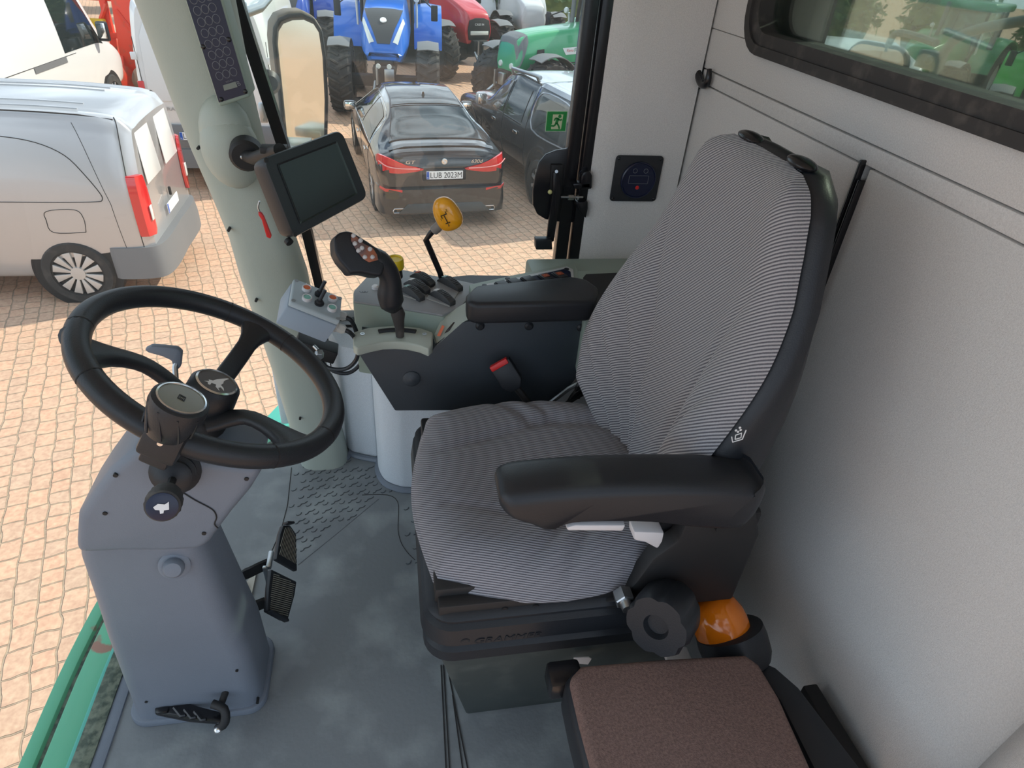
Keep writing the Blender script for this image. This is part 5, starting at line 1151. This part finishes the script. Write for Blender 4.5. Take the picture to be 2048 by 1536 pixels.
for s in (0, 1):
    g = lambda u: u if s == 0 else 10 - u; sy = 1 if s == 0 else -1
    b = MB(); B.patch(b, [(.98, g(2.08)), (2.05, g(2.08)), (2.05, g(2.84)), (1.25, g(2.80))], .007); b.build('rear_side_window', m_cglass, BM, local=True)
    b = MB(); B.patch(b, [(2.10, g(2.08)), (3.45, g(2.08)), (2.95, g(2.84)), (2.10, g(2.84))], .007); b.build('front_side_window', m_cglass, BM, local=True)
    b = MB(); B.line(b, [(.93, g(2.04)), (2.1, g(2.04)), (3.5, g(2.04))], .010); B.line(b, [(.93, g(2.04)), (1.15, g(2.86)), (1.6, g(2.92)), (2.3, g(2.93)), (2.95, g(2.9)), (3.5, g(2.06))], .008); b.build('chrome_trim', m_chrome, BM, local=True)
    b = MB(); B.line(b, [(2.06, g(.8)), (2.06, g(2)), (2.08, g(2.9))], .005); B.line(b, [(1.0, g(.8)), (1.1, g(1.6)), (.95, g(2.0))], .005); B.line(b, [(.05, g(1.9)), (.4, g(1.98))], .004); b.build('door_gaps', m_seam, BM, local=True)
    for x in (1.35, 2.45):
        b = MB(); p = B.P(x, g(1.72), .02); b.box(p, (.20, .02, .03), bev=.008); b.build('door_handle', m_chrome, BM, local=True)
    b = MB(); b.box((3.15, sy * 1.06, 1.06), (.12, .20, .15), bev=.04); mr = b.build('wing_mirror', m_bmw, BM, local=True)
    b = MB(); b.box((3.085, sy * 1.06, 1.06), (.008, .16, .11), bev=.003); b.build('mirror_glass', m_mirror, mr, local=True)
    # tail light, wraps the corner
    up = [(.30, .885, 0), (.42, .915, 0), (.55, .94, 0), (.66, .985, .0), (.76, 1.03, .03), (.86, 1.06, .10), (.915, 1.05, .24), (.935, 1.01, .34)]
    lo_ = [(.30, .872, 0), (.42, .85, 0), (.55, .835, .0), (.66, .828, .01), (.77, .83, .04), (.87, .85, .09), (.92, .89, .18), (.94, .965, .32)]
    b = MB(); b.loft([[V((x - .018, sy * y, z)), V((x - .045, sy * (y + .012), z)), V((x2 - .045, sy * (y2 + .012), z2)), V((x2 - .018, sy * y2, z2))] for (y, z, x), (y2, z2, x2) in zip(up, lo_)]); tl = b.build('tail_light', m_taill, BM, local=True)
    b = MB(); b.tube([V((-.046, sy * .36, .89)), V((-.046, sy * .62, .90)), V((-.03, sy * .82, .93)), V((.06, sy * .93, .99))], .008, 6, sm=3); b.build('light_strip', mat('strip_pink', (.85, .35, .33), .3), tl, local=True)
    b = MB(); b.prism([V((-.06, sy * .62, .60)), V((-.03, sy * .86, .62)), V((.06, sy * .93, .64)), V((.06, sy * .93, .60)), V((-.03, sy * .86, .575)), V((-.06, sy * .62, .565))], (-.012, sy * .006, 0), .002); b.build('reflector', m_taill, BM, local=True)
    for x in (.98, 4.05): arch(BM, B, x, sy * .955, .41); wheel(BM, x, sy * .85, .36, .24, .26, m_alloy, 10)
    b = MB(); f = Fr((-.085, sy * .66, .30), (0, -1, 0), (0, 0, 1)); o_ = [(-.11, -.02), (-.07, .03), (.09, .03), (.11, .0), (.10, -.03), (-.09, -.03)]; o_ = [(x * -sy, y) for x, y in o_]
    b.tube([f(x, y) for x, y in o_], .007, 6, closed=True); b.mi = 1; b.prism([f(x * .95, y * .9, -.01) for x, y in o_], f.n(.004)); b.build('exhaust_tip', [m_chrome, m_blackm], BM, local=True)
bump(BM, [(-.08, .0, 0), (-.09, .55, 0), (-.05, .84, 0), (.08, .95, 0), (.35, .975, 0), (.55, .965, 0)], .24, .60, .15, m_bmw)
b = MB(); b.prism([V((-.095, .70, .26)), V((-.095, -.70, .26)), V((-.085, -.55, .40)), V((-.085, .55, .40))], (-.012, 0, 0), .006); b.build('diffuser', mat('diffuser_dark', (.05, .048, .045), .4), BM, local=True)
b = MB(); b.box((-.03, 0, .80), (.03, .64, .16), bev=.01); b.build('plate_recess', m_blackm, BM, local=True)
plate(BM, -.050, .80, 'LUB 2023M', .54)
b = MB(); f = Fr((-.012, 0, .985), (0, -1, 0), (0, 0, 1)); b.lathe([(.042, 0), (.042, .012), (.034, .014), (.033, .008), (0, .008)], f(0, 0, 0), f.n(), 28)
b.mi = 1
for k in range(4):
    if k % 2: b.prism([f(0, 0, .010)] + [f(.026 * cos(pi / 2 * k + pi / 12 * j), .026 * sin(pi / 2 * k + pi / 12 * j), .010) for j in range(7)], f.n(.002))
b.build('round_badge', [m_chrome, m_plate], BM, local=True)
b = MB(); text(b, 'GT', f, .045, -.50, -.005, sx=1.6, z=.0, depth=.006, shear=.2); b.build('badge_letters', m_chrome, BM, local=True)
b = MB(); text(b, '630d', f, .05, .48, -.005, sx=1.2, z=0, depth=.006, shear=.2); b.build('badge_letters', m_chrome, BM, local=True)
b = MB(); q = B.P(1.75, 5, 0); b.loft([[q + V((dx, w, z)) for w, z in ((-.03 * k, 0), (-.012 * k, .06 * k), (.012 * k, .06 * k), (.03 * k, 0))] for dx, k in ((-.06, .9), (0, .8), (.12, .2))]); b.build('antenna_fin', m_bmw, BM, local=True)
b = MB(); B.patch(b, [(.16, 3.2), (.16, 6.8), (.26, 6.8), (.26, 3.2)], .02, 4, 14); b.build('tail_lip', m_bmw, BM, local=True)
# --- pickup
PU = thing('pickup_truck', 'anthracite pickup truck with silver roof bars and canopy', 'car', (3.55, 9.55, GZ), R(104))
B = Body([(0, .82, .85, .74, .55, 1.05, 1.70), (.10, .88, .90, .78, .48, 1.05, 1.80), (.4, .92, .93, .78, .45, 1.08, 1.84), (1.55, .92, .93, .76, .42, 1.08, 1.84), (1.75, .92, .93, .70, .42, 1.08, 1.79), (2.6, .92, .93, .68, .42, 1.08, 1.80), (3.2, .92, .93, .64, .42, 1.08, 1.68), (3.75, .92, .93, .66, .42, 1.08, 1.22), (4.6, .90, .92, .66, .42, 1.0, 1.12), (5.1, .84, .84, .6, .45, .9, 1.0), (5.2, .78, .75, .55, .5, .8, .9)])
b = MB(); B.mesh(b, 80, 60); b.build('body', m_navara, PU, local=True)
m_canopy = mat('canopy_silver', (.42, .44, .47), .25, .4, coat=.8)
b = MB(); B.patch(b, [(.08, 3.05), (.08, 6.95), (1.62, 6.95), (1.62, 3.05)], .010, 14, 16); 
for s in (0, 1):
    g = lambda u: u if s == 0 else 10 - u
b.build('canopy_roof', m_canopy, PU, local=True)
b = MB(); B.patch(b, [(1.8, 3.3), (1.8, 6.7), (3.0, 6.7), (3.0, 3.3)], .006, 10, 12); b.build('cab_roof', m_canopy, PU, local=True)
b = MB()
for x in (.5, .85, 1.2): B.line(b, [(x, 3.4), (x, 5), (x, 6.6)], .008)
for u in (4.2, 5.8): B.line(b, [(.3, u), (1.5, u)], .008)
b.build('roof_grooves', m_bumper, PU, local=True)
for s in (0, 1):
    g = lambda u: u if s == 0 else 10 - u; sy = 1 if s == 0 else -1
    b = MB(); B.patch(b, [(.30, g(2.15)), (1.45, g(2.15)), (1.40, g(2.82)), (.42, g(2.80))], .008); cw = b.build('canopy_window', m_cglass, PU, local=True)
    b = MB(); B.line(b, [(.27, g(2.10)), (1.50, g(2.10)), (1.45, g(2.88)), (.38, g(2.86)), (.27, g(2.10))], .012); b.build('canopy_frame', m_canopy, PU, local=True)
    b = MB(); B.patch(b, [(1.92, g(2.10)), (2.62, g(2.10)), (2.62, g(2.85)), (1.92, g(2.85))], .008); b.build('rear_door_window', m_cglass, PU, local=True)
    b = MB(); B.patch(b, [(2.72, g(2.10)), (3.60, g(2.10)), (3.12, g(2.82)), (2.72, g(2.85))], .008); b.build('front_door_window', m_cglass, PU, local=True)
    b = MB(); 
    for x in (1.72, 2.67, 3.65): B.line(b, [(x, g(.6)), (x, g(2)), (x - (.5 if x > 3 else 0), g(2.9))], .006)
    b.build('door_gaps', m_seam, PU, local=True)
    b = MB(); B.line(b, [(1.88, g(2.06)), (2.65, g(2.06))], .012); B.line(b, [(2.70, g(2.06)), (3.6, g(2.06))], .012); b.build('sill_trim', m_chrome, PU, local=True)
    for x in (2.05, 3.0):
        b = MB(); b.box(B.P(x, g(1.8), .02), (.16, .02, .05), bev=.01); b.build('door_handle', m_chrome, PU, local=True)
    b = MB(); b.box((3.42, sy * 1.06, 1.22), (.14, .20, .22), bev=.05); mr = b.build('wing_mirror', m_canopy, PU, local=True)
    b = MB(); b.box((3.345, sy * 1.06, 1.22), (.008, .16, .17), bev=.003); b.build('mirror_glass', m_mirror, mr, local=True)
    for x in (1.05, 4.3):
        b = MB(); b.lathe([(.40, -.12), (.50, .0), (.52, .03), (.49, .04), (.43, .02)], (x, sy * .92, .46), (0, sy, 0), 36, False); b.build('fender_flare', m_navara, PU, local=True)
        arch(PU, B, x, sy * .935, .44); wheel(PU, x, sy * .84, .39, .26, .25, m_alloy, 8)
    b = MB(); z0 = 1.80; b.tube([B.P(3.05, g(3.3), .0), B.P(2.95, g(3.3), .09), B.P(1.9, g(3.35), .11), B.P(1.75, g(3.35), .11)], .032, 10); b.tube([B.P(1.9, g(3.35), 0), B.P(1.9, g(3.35), .11)], .03, 8); b.build('roof_bar', m_zinc, PU, local=True)
    b = MB(); b.box((.02, sy * .84, 1.0), (.06, .12, .32), bev=.02); b.build('tail_light', m_taill, PU, local=True)
bump(PU, [(-.10, 0, 0), (-.10, .7, 0), (-.02, .9, 0), (.2, .93, 0)], .45, .65, .1, m_chrome)
# --- tractors
def tractor(name, label, loc, rz, paint, hood, grill=None, lights=None, brand=None, side=None, dark=None):
    T = thing(name, label, 'tractor', loc, rz); dk = dark or m_blackm
    B = Body(hood); b = MB(); B.mesh(b, 50, 50); b.build('hood', paint, T, local=True)
    if grill:
        b = MB(); B.patch(b, grill, .012, 14, 14); b.build('grille', mat('grille', (.05, .05, .052), .45), T, local=True)
    for s in (1, -1):
        for (x, r, w) in ((0, .74, .50), (-2.75, .98, .62)):
            b = MB(); rr = r * .50; b.lathe([(rr, -w / 2), (r * .86, -w / 2), (r * .93, -w * .38), (r * .93, w * .38), (r * .86, w / 2), (rr, w / 2)], (x, s * .98, r), (0, 1, 0), 40, False)
            for k in range(22):
                for q in (1, -1):
                    a = 2 * pi * (k + (.5 if q > 0 else 0)) / 22; pts = []
                    for j in range(4):
                        t = j / 3; aa = a + .20 * t; pts.append(V((x + cos(aa) * r * (.96 - (.06 if j == 3 else 0)), s * .98 + q * w * (.02 + .48 * t), r + sin(aa) * r * (.96 - (.06 if j == 3 else 0)))))
                    b.tube(pts, .028, 4)
            b.build('tyre', m_tyre, T, local=True)
            b = MB(); b.lathe([(rr, -.1), (rr, .16), (rr * .8, .12), (rr * .4, .02), (0, .02)], (x, s * .98, r), (0, s, 0), 30); b.build('wheel_rim', dark or mat('rimw', (.5, .5, .48), .5), T, local=True)
        b = MB(); b.loft([[V((0 + cos(a) * r_, s * .98 + y, .74 + sin(a) * r_)) for r_, y in ((.82, -.24), (.85, 0), (.82, .24), (.80, .24), (.83, 0), (.80, -.24))] for a in [R(60 + 9 * k) for k in range(12)]]); b.build('front_fender', m_bumper, T, local=True)
        b = MB(); b.loft([[V((-2.75 + cos(a) * r_, s * .98 + y, .98 + sin(a) * r_)) for r_, y in ((1.08, -.33), (1.12, 0), (1.08, .36), (1.04, .36), (1.06, 0), (1.04, -.33))] for a in [R(10 + 12 * k) for k in range(14)]]); b.build('rear_fender', paint, T, local=True)
        if lights:
            b = MB(); c = [(x, u if s > 0 else 10 - u) for x, u in lights]; B.patch(b, c, .014, 6, 6); b.build('headlight', m_lamp, T, local=True)
        b = MB(); b.lathe([(.06, 0), (.07, .05), (.06, .07), (0, .08)], (-1.75, s * .72, 2.25), (1, 0, 0), 16); b.tube([V((-1.8, s * .72, 2.2)), V((-1.9, s * .72, 1.6))], .03); b.build('work_light', m_lamp, T, local=True)
        b = MB(); b.box((-1.5, s * 1.15, 2.0), (.05, .16, .34), bev=.02); b.tube([V((-1.55, s * 1.1, 2.1)), V((-1.95, s * .8, 2.3))], .015); b.build('mirror', m_blackp, T, local=True)
    b = MB(); b.box((-.9, 0, .95), (2.6, .42, .55), bev=.06); b.box((0, 0, .72), (.3, 1.6, .24), bev=.05); b.box((.45, 0, .9), (.35, .5, .42), bev=.04); b.box((-2.7, 0, .98), (.5, 1.6, .5), bev=.05); b.build('chassis', m_blackm, T, local=True)
    b = MB(); b.tube([V((.6, .2, .8)), V((.95, .25, .55)), V((1.1, .25, .55))], .04); b.tube([V((.6, -.2, .8)), V((.95, -.25, .55)), V((1.1, -.25, .55))], .04); b.box((.68, .12, .95), (.1, .22, .26), bev=.02); b.tube([V((.7, -.15, .75)), V((.7, -.15, 1.1))], .03); b.build('front_hitch', m_zinc, T, local=True)
    cab = MB()
    for x, y, x2, y2 in ((-1.95, .62, -2.05, .60), (-1.95, -.62, -2.05, -.60), (-3.3, .72, -3.35, .68), (-3.3, -.72, -3.35, -.68), (-2.75, .80, -2.75, .74), (-2.75, -.80, -2.75, -.74)): cab.tube([V((x, y, 1.35)), V((x2, y2, 2.75))], .045, 8)
    cab.box((-2.65, 0, 1.35), (1.45, 1.5, .3), bev=.05); cb = cab.build('cab_frame', m_blackm, T, local=True)
    b = MB(); b.hexa([V((-3.3, -.70, 1.45)), V((-1.95, -.60, 1.45)), V((-1.95, .60, 1.45)), V((-3.3, .70, 1.45)), V((-3.33, -.67, 2.72)), V((-2.05, -.58, 2.72)), V((-2.05, .58, 2.72)), V((-3.33, .67, 2.72))], .02); b.build('cab_glass', m_tglass, T, local=True)
    b = MB(); b.box((-2.68, 0, 2.85), (1.75, 1.6, .22), bev=.08, seg=3); b.build('cab_roof', paint, T, local=True)
    b = MB(); b.box((-2.7, 0, 1.75), (.45, .5, .12), bev=.05); b.box((-2.9, 0, 2.05), (.12, .45, .6), bev=.05); b.build('seat', m_slate, T, local=True)
    b = MB(); b.tube([V((-1.75, -.5, 1.6)), V((-1.75, -.5, 2.9))], .055, 12); b.build('exhaust', m_bumper, T, local=True)
    return T, B
m_tglass = glassmat('tractor_glass', .10, tint=(.55, .72, .70), refl=2.0)
def paint(n, c): return mat(n, c, .3, coat=.6)
hb_ = [(.42, .30, .34, .22, 1.22, 1.28, 1.36), (.34, .38, .42, .32, 1.18, 1.32, 1.55), (.10, .44, .50, .42, 1.14, 1.45, 1.88), (-.35, .48, .54, .46, 1.12, 1.5, 2.12), (-1.0, .50, .55, .46, 1.12, 1.55, 2.24), (-1.95, .50, .56, .48, 1.12, 1.6, 2.30)]
T, B = tractor('blue_tractor', 'bright blue tractor facing the cab with black grille and slanted headlights', (-.02, 16.6, GZ), R(-93), paint('blue_paint', (.01, .15, .62)), hb_, [(.35, 4.45), (.35, 5.55), (-.42, 6.6), (-.42, 3.4)], [(.33, 4.2), (.33, 3.3), (-.12, 2.85), (-.12, 3.25)])
b = MB(); q = B.P(.02, 5, .02); e = (B.P(.10, 5) - B.P(-.10, 5)).normalized(); b.lathe([(.075, 0), (.07, .02), (0, .022)], q, V((0, 1, 0)).cross(e) if V((0, 1, 0)).cross(e).x > 0 else e.cross(V((0, 1, 0))), 20); b.build('round_badge', m_plate, T, local=True)
for s in (1, -1):
    b = MB(); b.lathe([(.055, 0), (.05, .02), (0, .02)], (.64, s * .12, 1.12), (1, 0, 0), 16); b.build('fog_light', m_lamp, T, local=True)
hr_ = [(.45, .34, .38, .30, 1.05, 1.3, 1.60), (.40, .40, .44, .36, 1.0, 1.35, 1.76), (.05, .46, .48, .40, 1.0, 1.45, 1.92), (-.8, .48, .50, .42, 1.05, 1.5, 2.12), (-1.95, .50, .52, .44, 1.05, 1.55, 2.25)]
T, B = tractor('red_tractor', 'red tractor with dark front grille behind the blue tractor', (2.5, 21.4, GZ), R(-66), paint('red_paint', (.55, .02, .03)), hr_)
b = MB(); b.prism([V((.452, y, z)) for y, z in ((-.34, 1.10), (.34, 1.10), (.38, 1.35), (.33, 1.60), (.15, 1.66), (-.15, 1.66), (-.33, 1.60), (-.38, 1.35))], (.03, 0, 0), .01); b.build('grille', m_blackm, T, local=True)
b = MB(); b.box((.49, 0, 1.28), (.03, .60, .10), bev=.01); b.build('light_bar', m_lamp, T, local=True)
b = MB(); text(b, 'CASE IH', Fr((.485, 0, 1.5), (0, 1, 0), (0, 0, 1)), .06); b.build('brand_letters', m_plate, T, local=True)
hf_ = [(.50, .34, .38, .30, 1.0, 1.3, 1.66), (.44, .40, .44, .36, .98, 1.35, 1.80), (.1, .45, .47, .38, .98, 1.45, 1.90), (-.8, .46, .48, .40, 1.0, 1.5, 2.00), (-2.0, .48, .50, .42, 1.0, 1.55, 2.08)]
T, B = tractor('green_tractor', 'mid green tractor with long hood seen from its side above the pickup', (3.2, 16.5, GZ), R(205), paint('green_paint', (.05, .36, .16)), hf_)
b = MB(); B.patch(b, [(.49, 1.2), (.49, 8.8), (.20, 7.2), (.20, 2.8)], .012, 6, 20); b.build('nose_panel', m_bumper, T, local=True)
b = MB(); B.patch(b, [(.08, 1.0), (-.22, 1.0), (-.22, 2.3), (-.02, 2.3)], .012, 6, 8); b.build('side_grille', m_blackm, T, local=True)
b = MB(); B.patch(b, [(-.85, 1.9), (-1.95, 1.9), (-1.95, 2.25), (-.75, 2.25)], .010, 10, 4); st = b.build('name_strip', m_plate, T, local=True)
b = MB(); f = Fr(B.P(-1.45, 2.07, .016), (-1, 0, 0), B.P(-1.45, 2.3) - B.P(-1.45, 1.9)); text(b, 'FENDT 716', f, .085, 0, 0, z=.002, width=.72); b.build('name_letters', mat('letter_green', (.05, .2, .1), .5), st, local=True)
b = MB(); text(b, 'Vario', f, .06, -.50, 0, z=.002, width=.2, shear=.3); b.build('name_letters', m_red, st, local=True)
for x in (-.62, -1.02):
    b = MB()
    for k in range(4): b.tube([B.P(x, 1.1 + .12 * k, .01), B.P(x - .2, 1.1 + .12 * k, .01)], .012, 5)
    b.build('side_vent', m_blackm, T, local=True)
for s in (1, -1):
    b = MB(); b.lathe([(.07, 0), (.06, .03), (0, .035)], (.50, s * .22, 1.22), (1, 0, 0), 18); b.build('headlight', m_lamp, T, local=True)
tractor('white_tractor', 'white tractor farther back between the red and green tractors', (4.9, 24.8, GZ), R(-80), paint('tractor_white', (.62, .64, .64)), hr_)
tractor('dark_green_tractor', 'dark green tractor at the back of the row, right of the white one', (7.6, 20.4, GZ), R(-95), paint('dark_green_paint', (.02, .13, .07)), hf_)
tractor('blue_tractor', 'third blue tractor at the back, to the right of the dark green one', (11.2, 23.5, GZ), R(-100), paint('blue_paint_mid', (.02, .16, .5)), hr_)
tractor('blue_tractor', 'second blue tractor farther back, left of the first one', (-2.6, 21.5, GZ), R(-85), paint('blue_paint_deep', (.01, .07, .42)), hb_, [(.35, 4.45), (.35, 5.55), (-.42, 6.6), (-.42, 3.4)])
tractor('lime_tractor', 'bright green tractor seen at the edge of the rear window', (15.0, 13.6, GZ), R(-137), paint('lime_paint', (.07, .50, .06)), hb_, [(.35, 4.45), (.35, 5.55), (-.42, 6.6), (-.42, 3.4)])
tractor('green_harvester', 'dark green machine with pale posts behind the white van, through the rear window', (15.6, 18.8, GZ), R(-150), paint('mid_green_paint', (.04, .26, .08)), hf_)
# --- red cultivator, upper left
RC = thing('red_cultivator', 'red folding cultivator with discs standing behind the white vans', 'farm implement', (-6.6, 18.2, GZ), 0)
m_rp = mat('implement_red', (.72, .05, .02), .45, c2=(.30, .10, .06), vscale=3, c2pos=(.55, .7)); m_yp = mat('implement_yellow', (.62, .42, .02), .5)
b = MB()
for z in (.55, 1.15, 1.9, 2.4): b.box((0, .1 * z, z), (3.2, .12, .12), bev=.015)
for x in (-1.5, -.6, .3, 1.2, 1.55): b.box((x, .15, 1.35), (.14, .14, 2.3), bev=.015)
for x in (-1.1, .0, .9): b.tube([V((x - .4, 0, .5)), V((x + .4, 0, 1.8))], .05, 6); b.tube([V((x + .4, -.1, .5)), V((x - .3, -.1, 1.7))], .05, 6)
b.prism([V((.4, -.1, .3)), V((1.3, -.1, .3)), V((1.1, -.1, 2.4)), V((.6, -.1, 2.4))], (0, .08, 0), .01); b.build('frame', m_rp, RC, local=True)
b = MB(); b.box((-.5, -.05, 1.35), (1.6, .2, .3), bev=.03); b.box((-.5, .4, 2.0), (1.8, .3, .3), bev=.03); b.tube([V((-.2, -.25, 1.7)), V((.2, -.3, 1.3)), V((.3, -.3, .9))], .035); b.build('seed_hopper', m_yp, RC, local=True)
for k in range(9):
    b = MB(); x = -1.6 + .42 * k; b.lathe([(.30, 0), (.26, .03), (.10, .06), (0, .06)], (x, -.35, .30), (.8, -.6, 0), 20); b.tube([V((x, -.3, .3)), V((x, -.1, .75))], .03, 6); b.build('disc', m_rp if k % 2 else mat('rusty_disc', (.18, .11, .08), .7), RC, local=True)
for k in range(7):
    b = MB(); x = 1.1 + .18 * k; b.tube([V((x, -.1, 1.6)), V((x + .05, -.35, 1.0)), V((x, -.5, .5)), V((x + .1, -.3, .1))], .03, 6, sm=3); b.build('tine', mat('rusty_tine', (.22, .12, .08), .7), RC, local=True)
# --- vegetation behind
def shrub(loc, r, h, seed, lab):
    random.seed(seed); T = thing('shrub', lab, 'shrub', loc, 0, 'hedge behind the tractors')
    b = MB()
    for k in range(420):
        a, e = random.uniform(0, 2 * pi), random.uniform(-.2, 1); q = random.uniform(.75, 1.05)
        p = V((cos(a) * math.sqrt(1 - max(e, 0) ** 2) * r * q, sin(a) * math.sqrt(1 - max(e, 0) ** 2) * r * q, h * .5 + e * h * .5)); s = random.uniform(.12, .26)
        d = V((random.uniform(-1, 1), random.uniform(-1, 1), random.uniform(-1, 1))).normalized(); f = d.orthogonal().normalized()
        b.poly([p - d * s, p + f * s * .5, p + d * s, p - f * s * .5])
    b.ell((0, 0, h * .48), (r * .8, r * .8, h * .46)); b.build('foliage', m_leaf, T, local=True)
    b = MB(); b.cyl((0, 0, 0), (0, 0, h * .3), .08); b.build('stem', m_bumper, T, local=True)
m_leaf = mat('leaves', (.06, .13, .035), .8, c2=(.14, .22, .06), vscale=3)
for k in range(11): shrub((-17 + 3.5 * k, 31 + (k % 3), GZ), 1.6, 3.2 + .5 * (k % 3), 40 + k, 'dense green shrub in the hedge behind the machines')
for k in range(7): shrub((17.5 + 2.7 * k, 26.5 - 2.6 * k, GZ), 1.6, 3.8, 70 + k, 'dense green shrub in the hedge behind the machines')
# --- mirrors outside the cab
LM = thing('truck_mirror', 'large upright wing mirror outside the right window', 'mirror', tuple(PY(600, 300, 2.3)))
mout = [(566, 300), (556, 200), (543, 80), (545, 50), (556, 32), (578, 23), (605, 21), (630, 31), (646, 56), (654, 110), (658, 200), (655, 330), (570, 330)]
ml = [PY(x, y, 2.30) for x, y in mout]; mc_ = sum(ml, V()) / len(ml)
mlean = [p + V((0, (p.x - mc_.x) * -.25, 0)) for p in ml]
b = MB(); b.prism(mlean, (-.03, .09, 0), .012, 3, 40); b.build('mirror_housing', mat('housing_dusty', (.20, .17, .14), .7), LM)
mi_ = [mc_ + (p - mc_) * .86 + V((.006, -.001, 0)) for p in mlean]; b = MB(); b.prism(mi_, (0, -.004, 0)); mg = b.build('mirror_glass', mat('mirror_dusty', (.85, .80, .66), .12, .85), LM)
mc2 = [mc_ + (p - mc_) * .93 for p in mlean]; b = MB(); b.tube([p + V((0, -.003, 0)) for p in mc2], .006, 8, closed=True); b.build('rim_bead', m_blackp, LM)
b = MB(); q = PY(475, 30, 1.95); b.box(q, (.05, .02, .06), bev=.004); b.tube([PY(470, -40, 1.95), q, ], .012); b.tube([PY(478, 30, 1.95), PY(520, 15, 2.1), PY(550, -20, 2.32)], .012); b.cyl(q, q + V((.0, -.025, 0)), .011, n=6); b.box(PY(590, 292, 2.2), (.10, .10, .03), bev=.004); b.build('mirror_arm', m_zinc, LM)
sl_ = thing('side_lamp', 'small dark round lamp on a thin bent rod beside the large mirror', 'lamp', tuple(PY(534, 240, 2.0)))
b = MB(); b.lathe([(.030, 0), (.032, .02), (.02, .035), (0, .036)], PY(534, 162, 2.0), (.4, -1, 0), 20); b.build('lamp_body', m_blackp, sl_)
b = MB(); b.tube([PY(536, 180, 2.0), PY(533, 205, 2.0), PY(531, 225, 1.98), PY(530, 240, 1.92)], .006, 8, sm=3); b.box(PY(527, 225, 1.93), (.02, .02, .05), bev=.003); b.build('lamp_rod', m_zinc, sl_)
RM = thing('rear_mirror', 'rounded outside mirror on a tube arm seen through the rear window', 'mirror', tuple(PX(1745, 135, 2.1)))
f = Fr(PX(1740, 148, 2.1), PX(1805, 170, 2.1) * 0 + V((.35, -.93, 0)), (0, 0, 1)); 
b = MB(); b.prism([f(*p, 0) for p in rrect(.30, .24, .07, 5)], f.n(-.03), .01); b.build('mirror_housing', m_blackp, RM)
b = MB(); b.prism([f(*p, .002) for p in rrect(.275, .215, .06, 5)], f.n(.002)); b.build('mirror_glass', m_mirror, RM)
b = MB(); b.tube([PX(1774, 104, 2.12), PX(1780, 82, 2.12), PX(1795, 66, 2.12), PX(1830, 72, 2.1), PX(1872, 86, 2.05)], .014, 8, sm=3); b.tube([PX(1852, 180, 2.0), PX(1868, 145, 2.0), PX(1888, 105, 2.0), PX(1915, 75, 2.0), PX(1970, 55, 2.0), PX(2070, 38, 2.0)], .017, 10, sm=3); b.box(PX(1862, 120, 2.0), (.05, .10, .06), bev=.006); b.ell(PX(1858, 120, 1.97), .016); b.build('tube_arm', mat('tube_green', (.16, .20, .18), .5), RM)
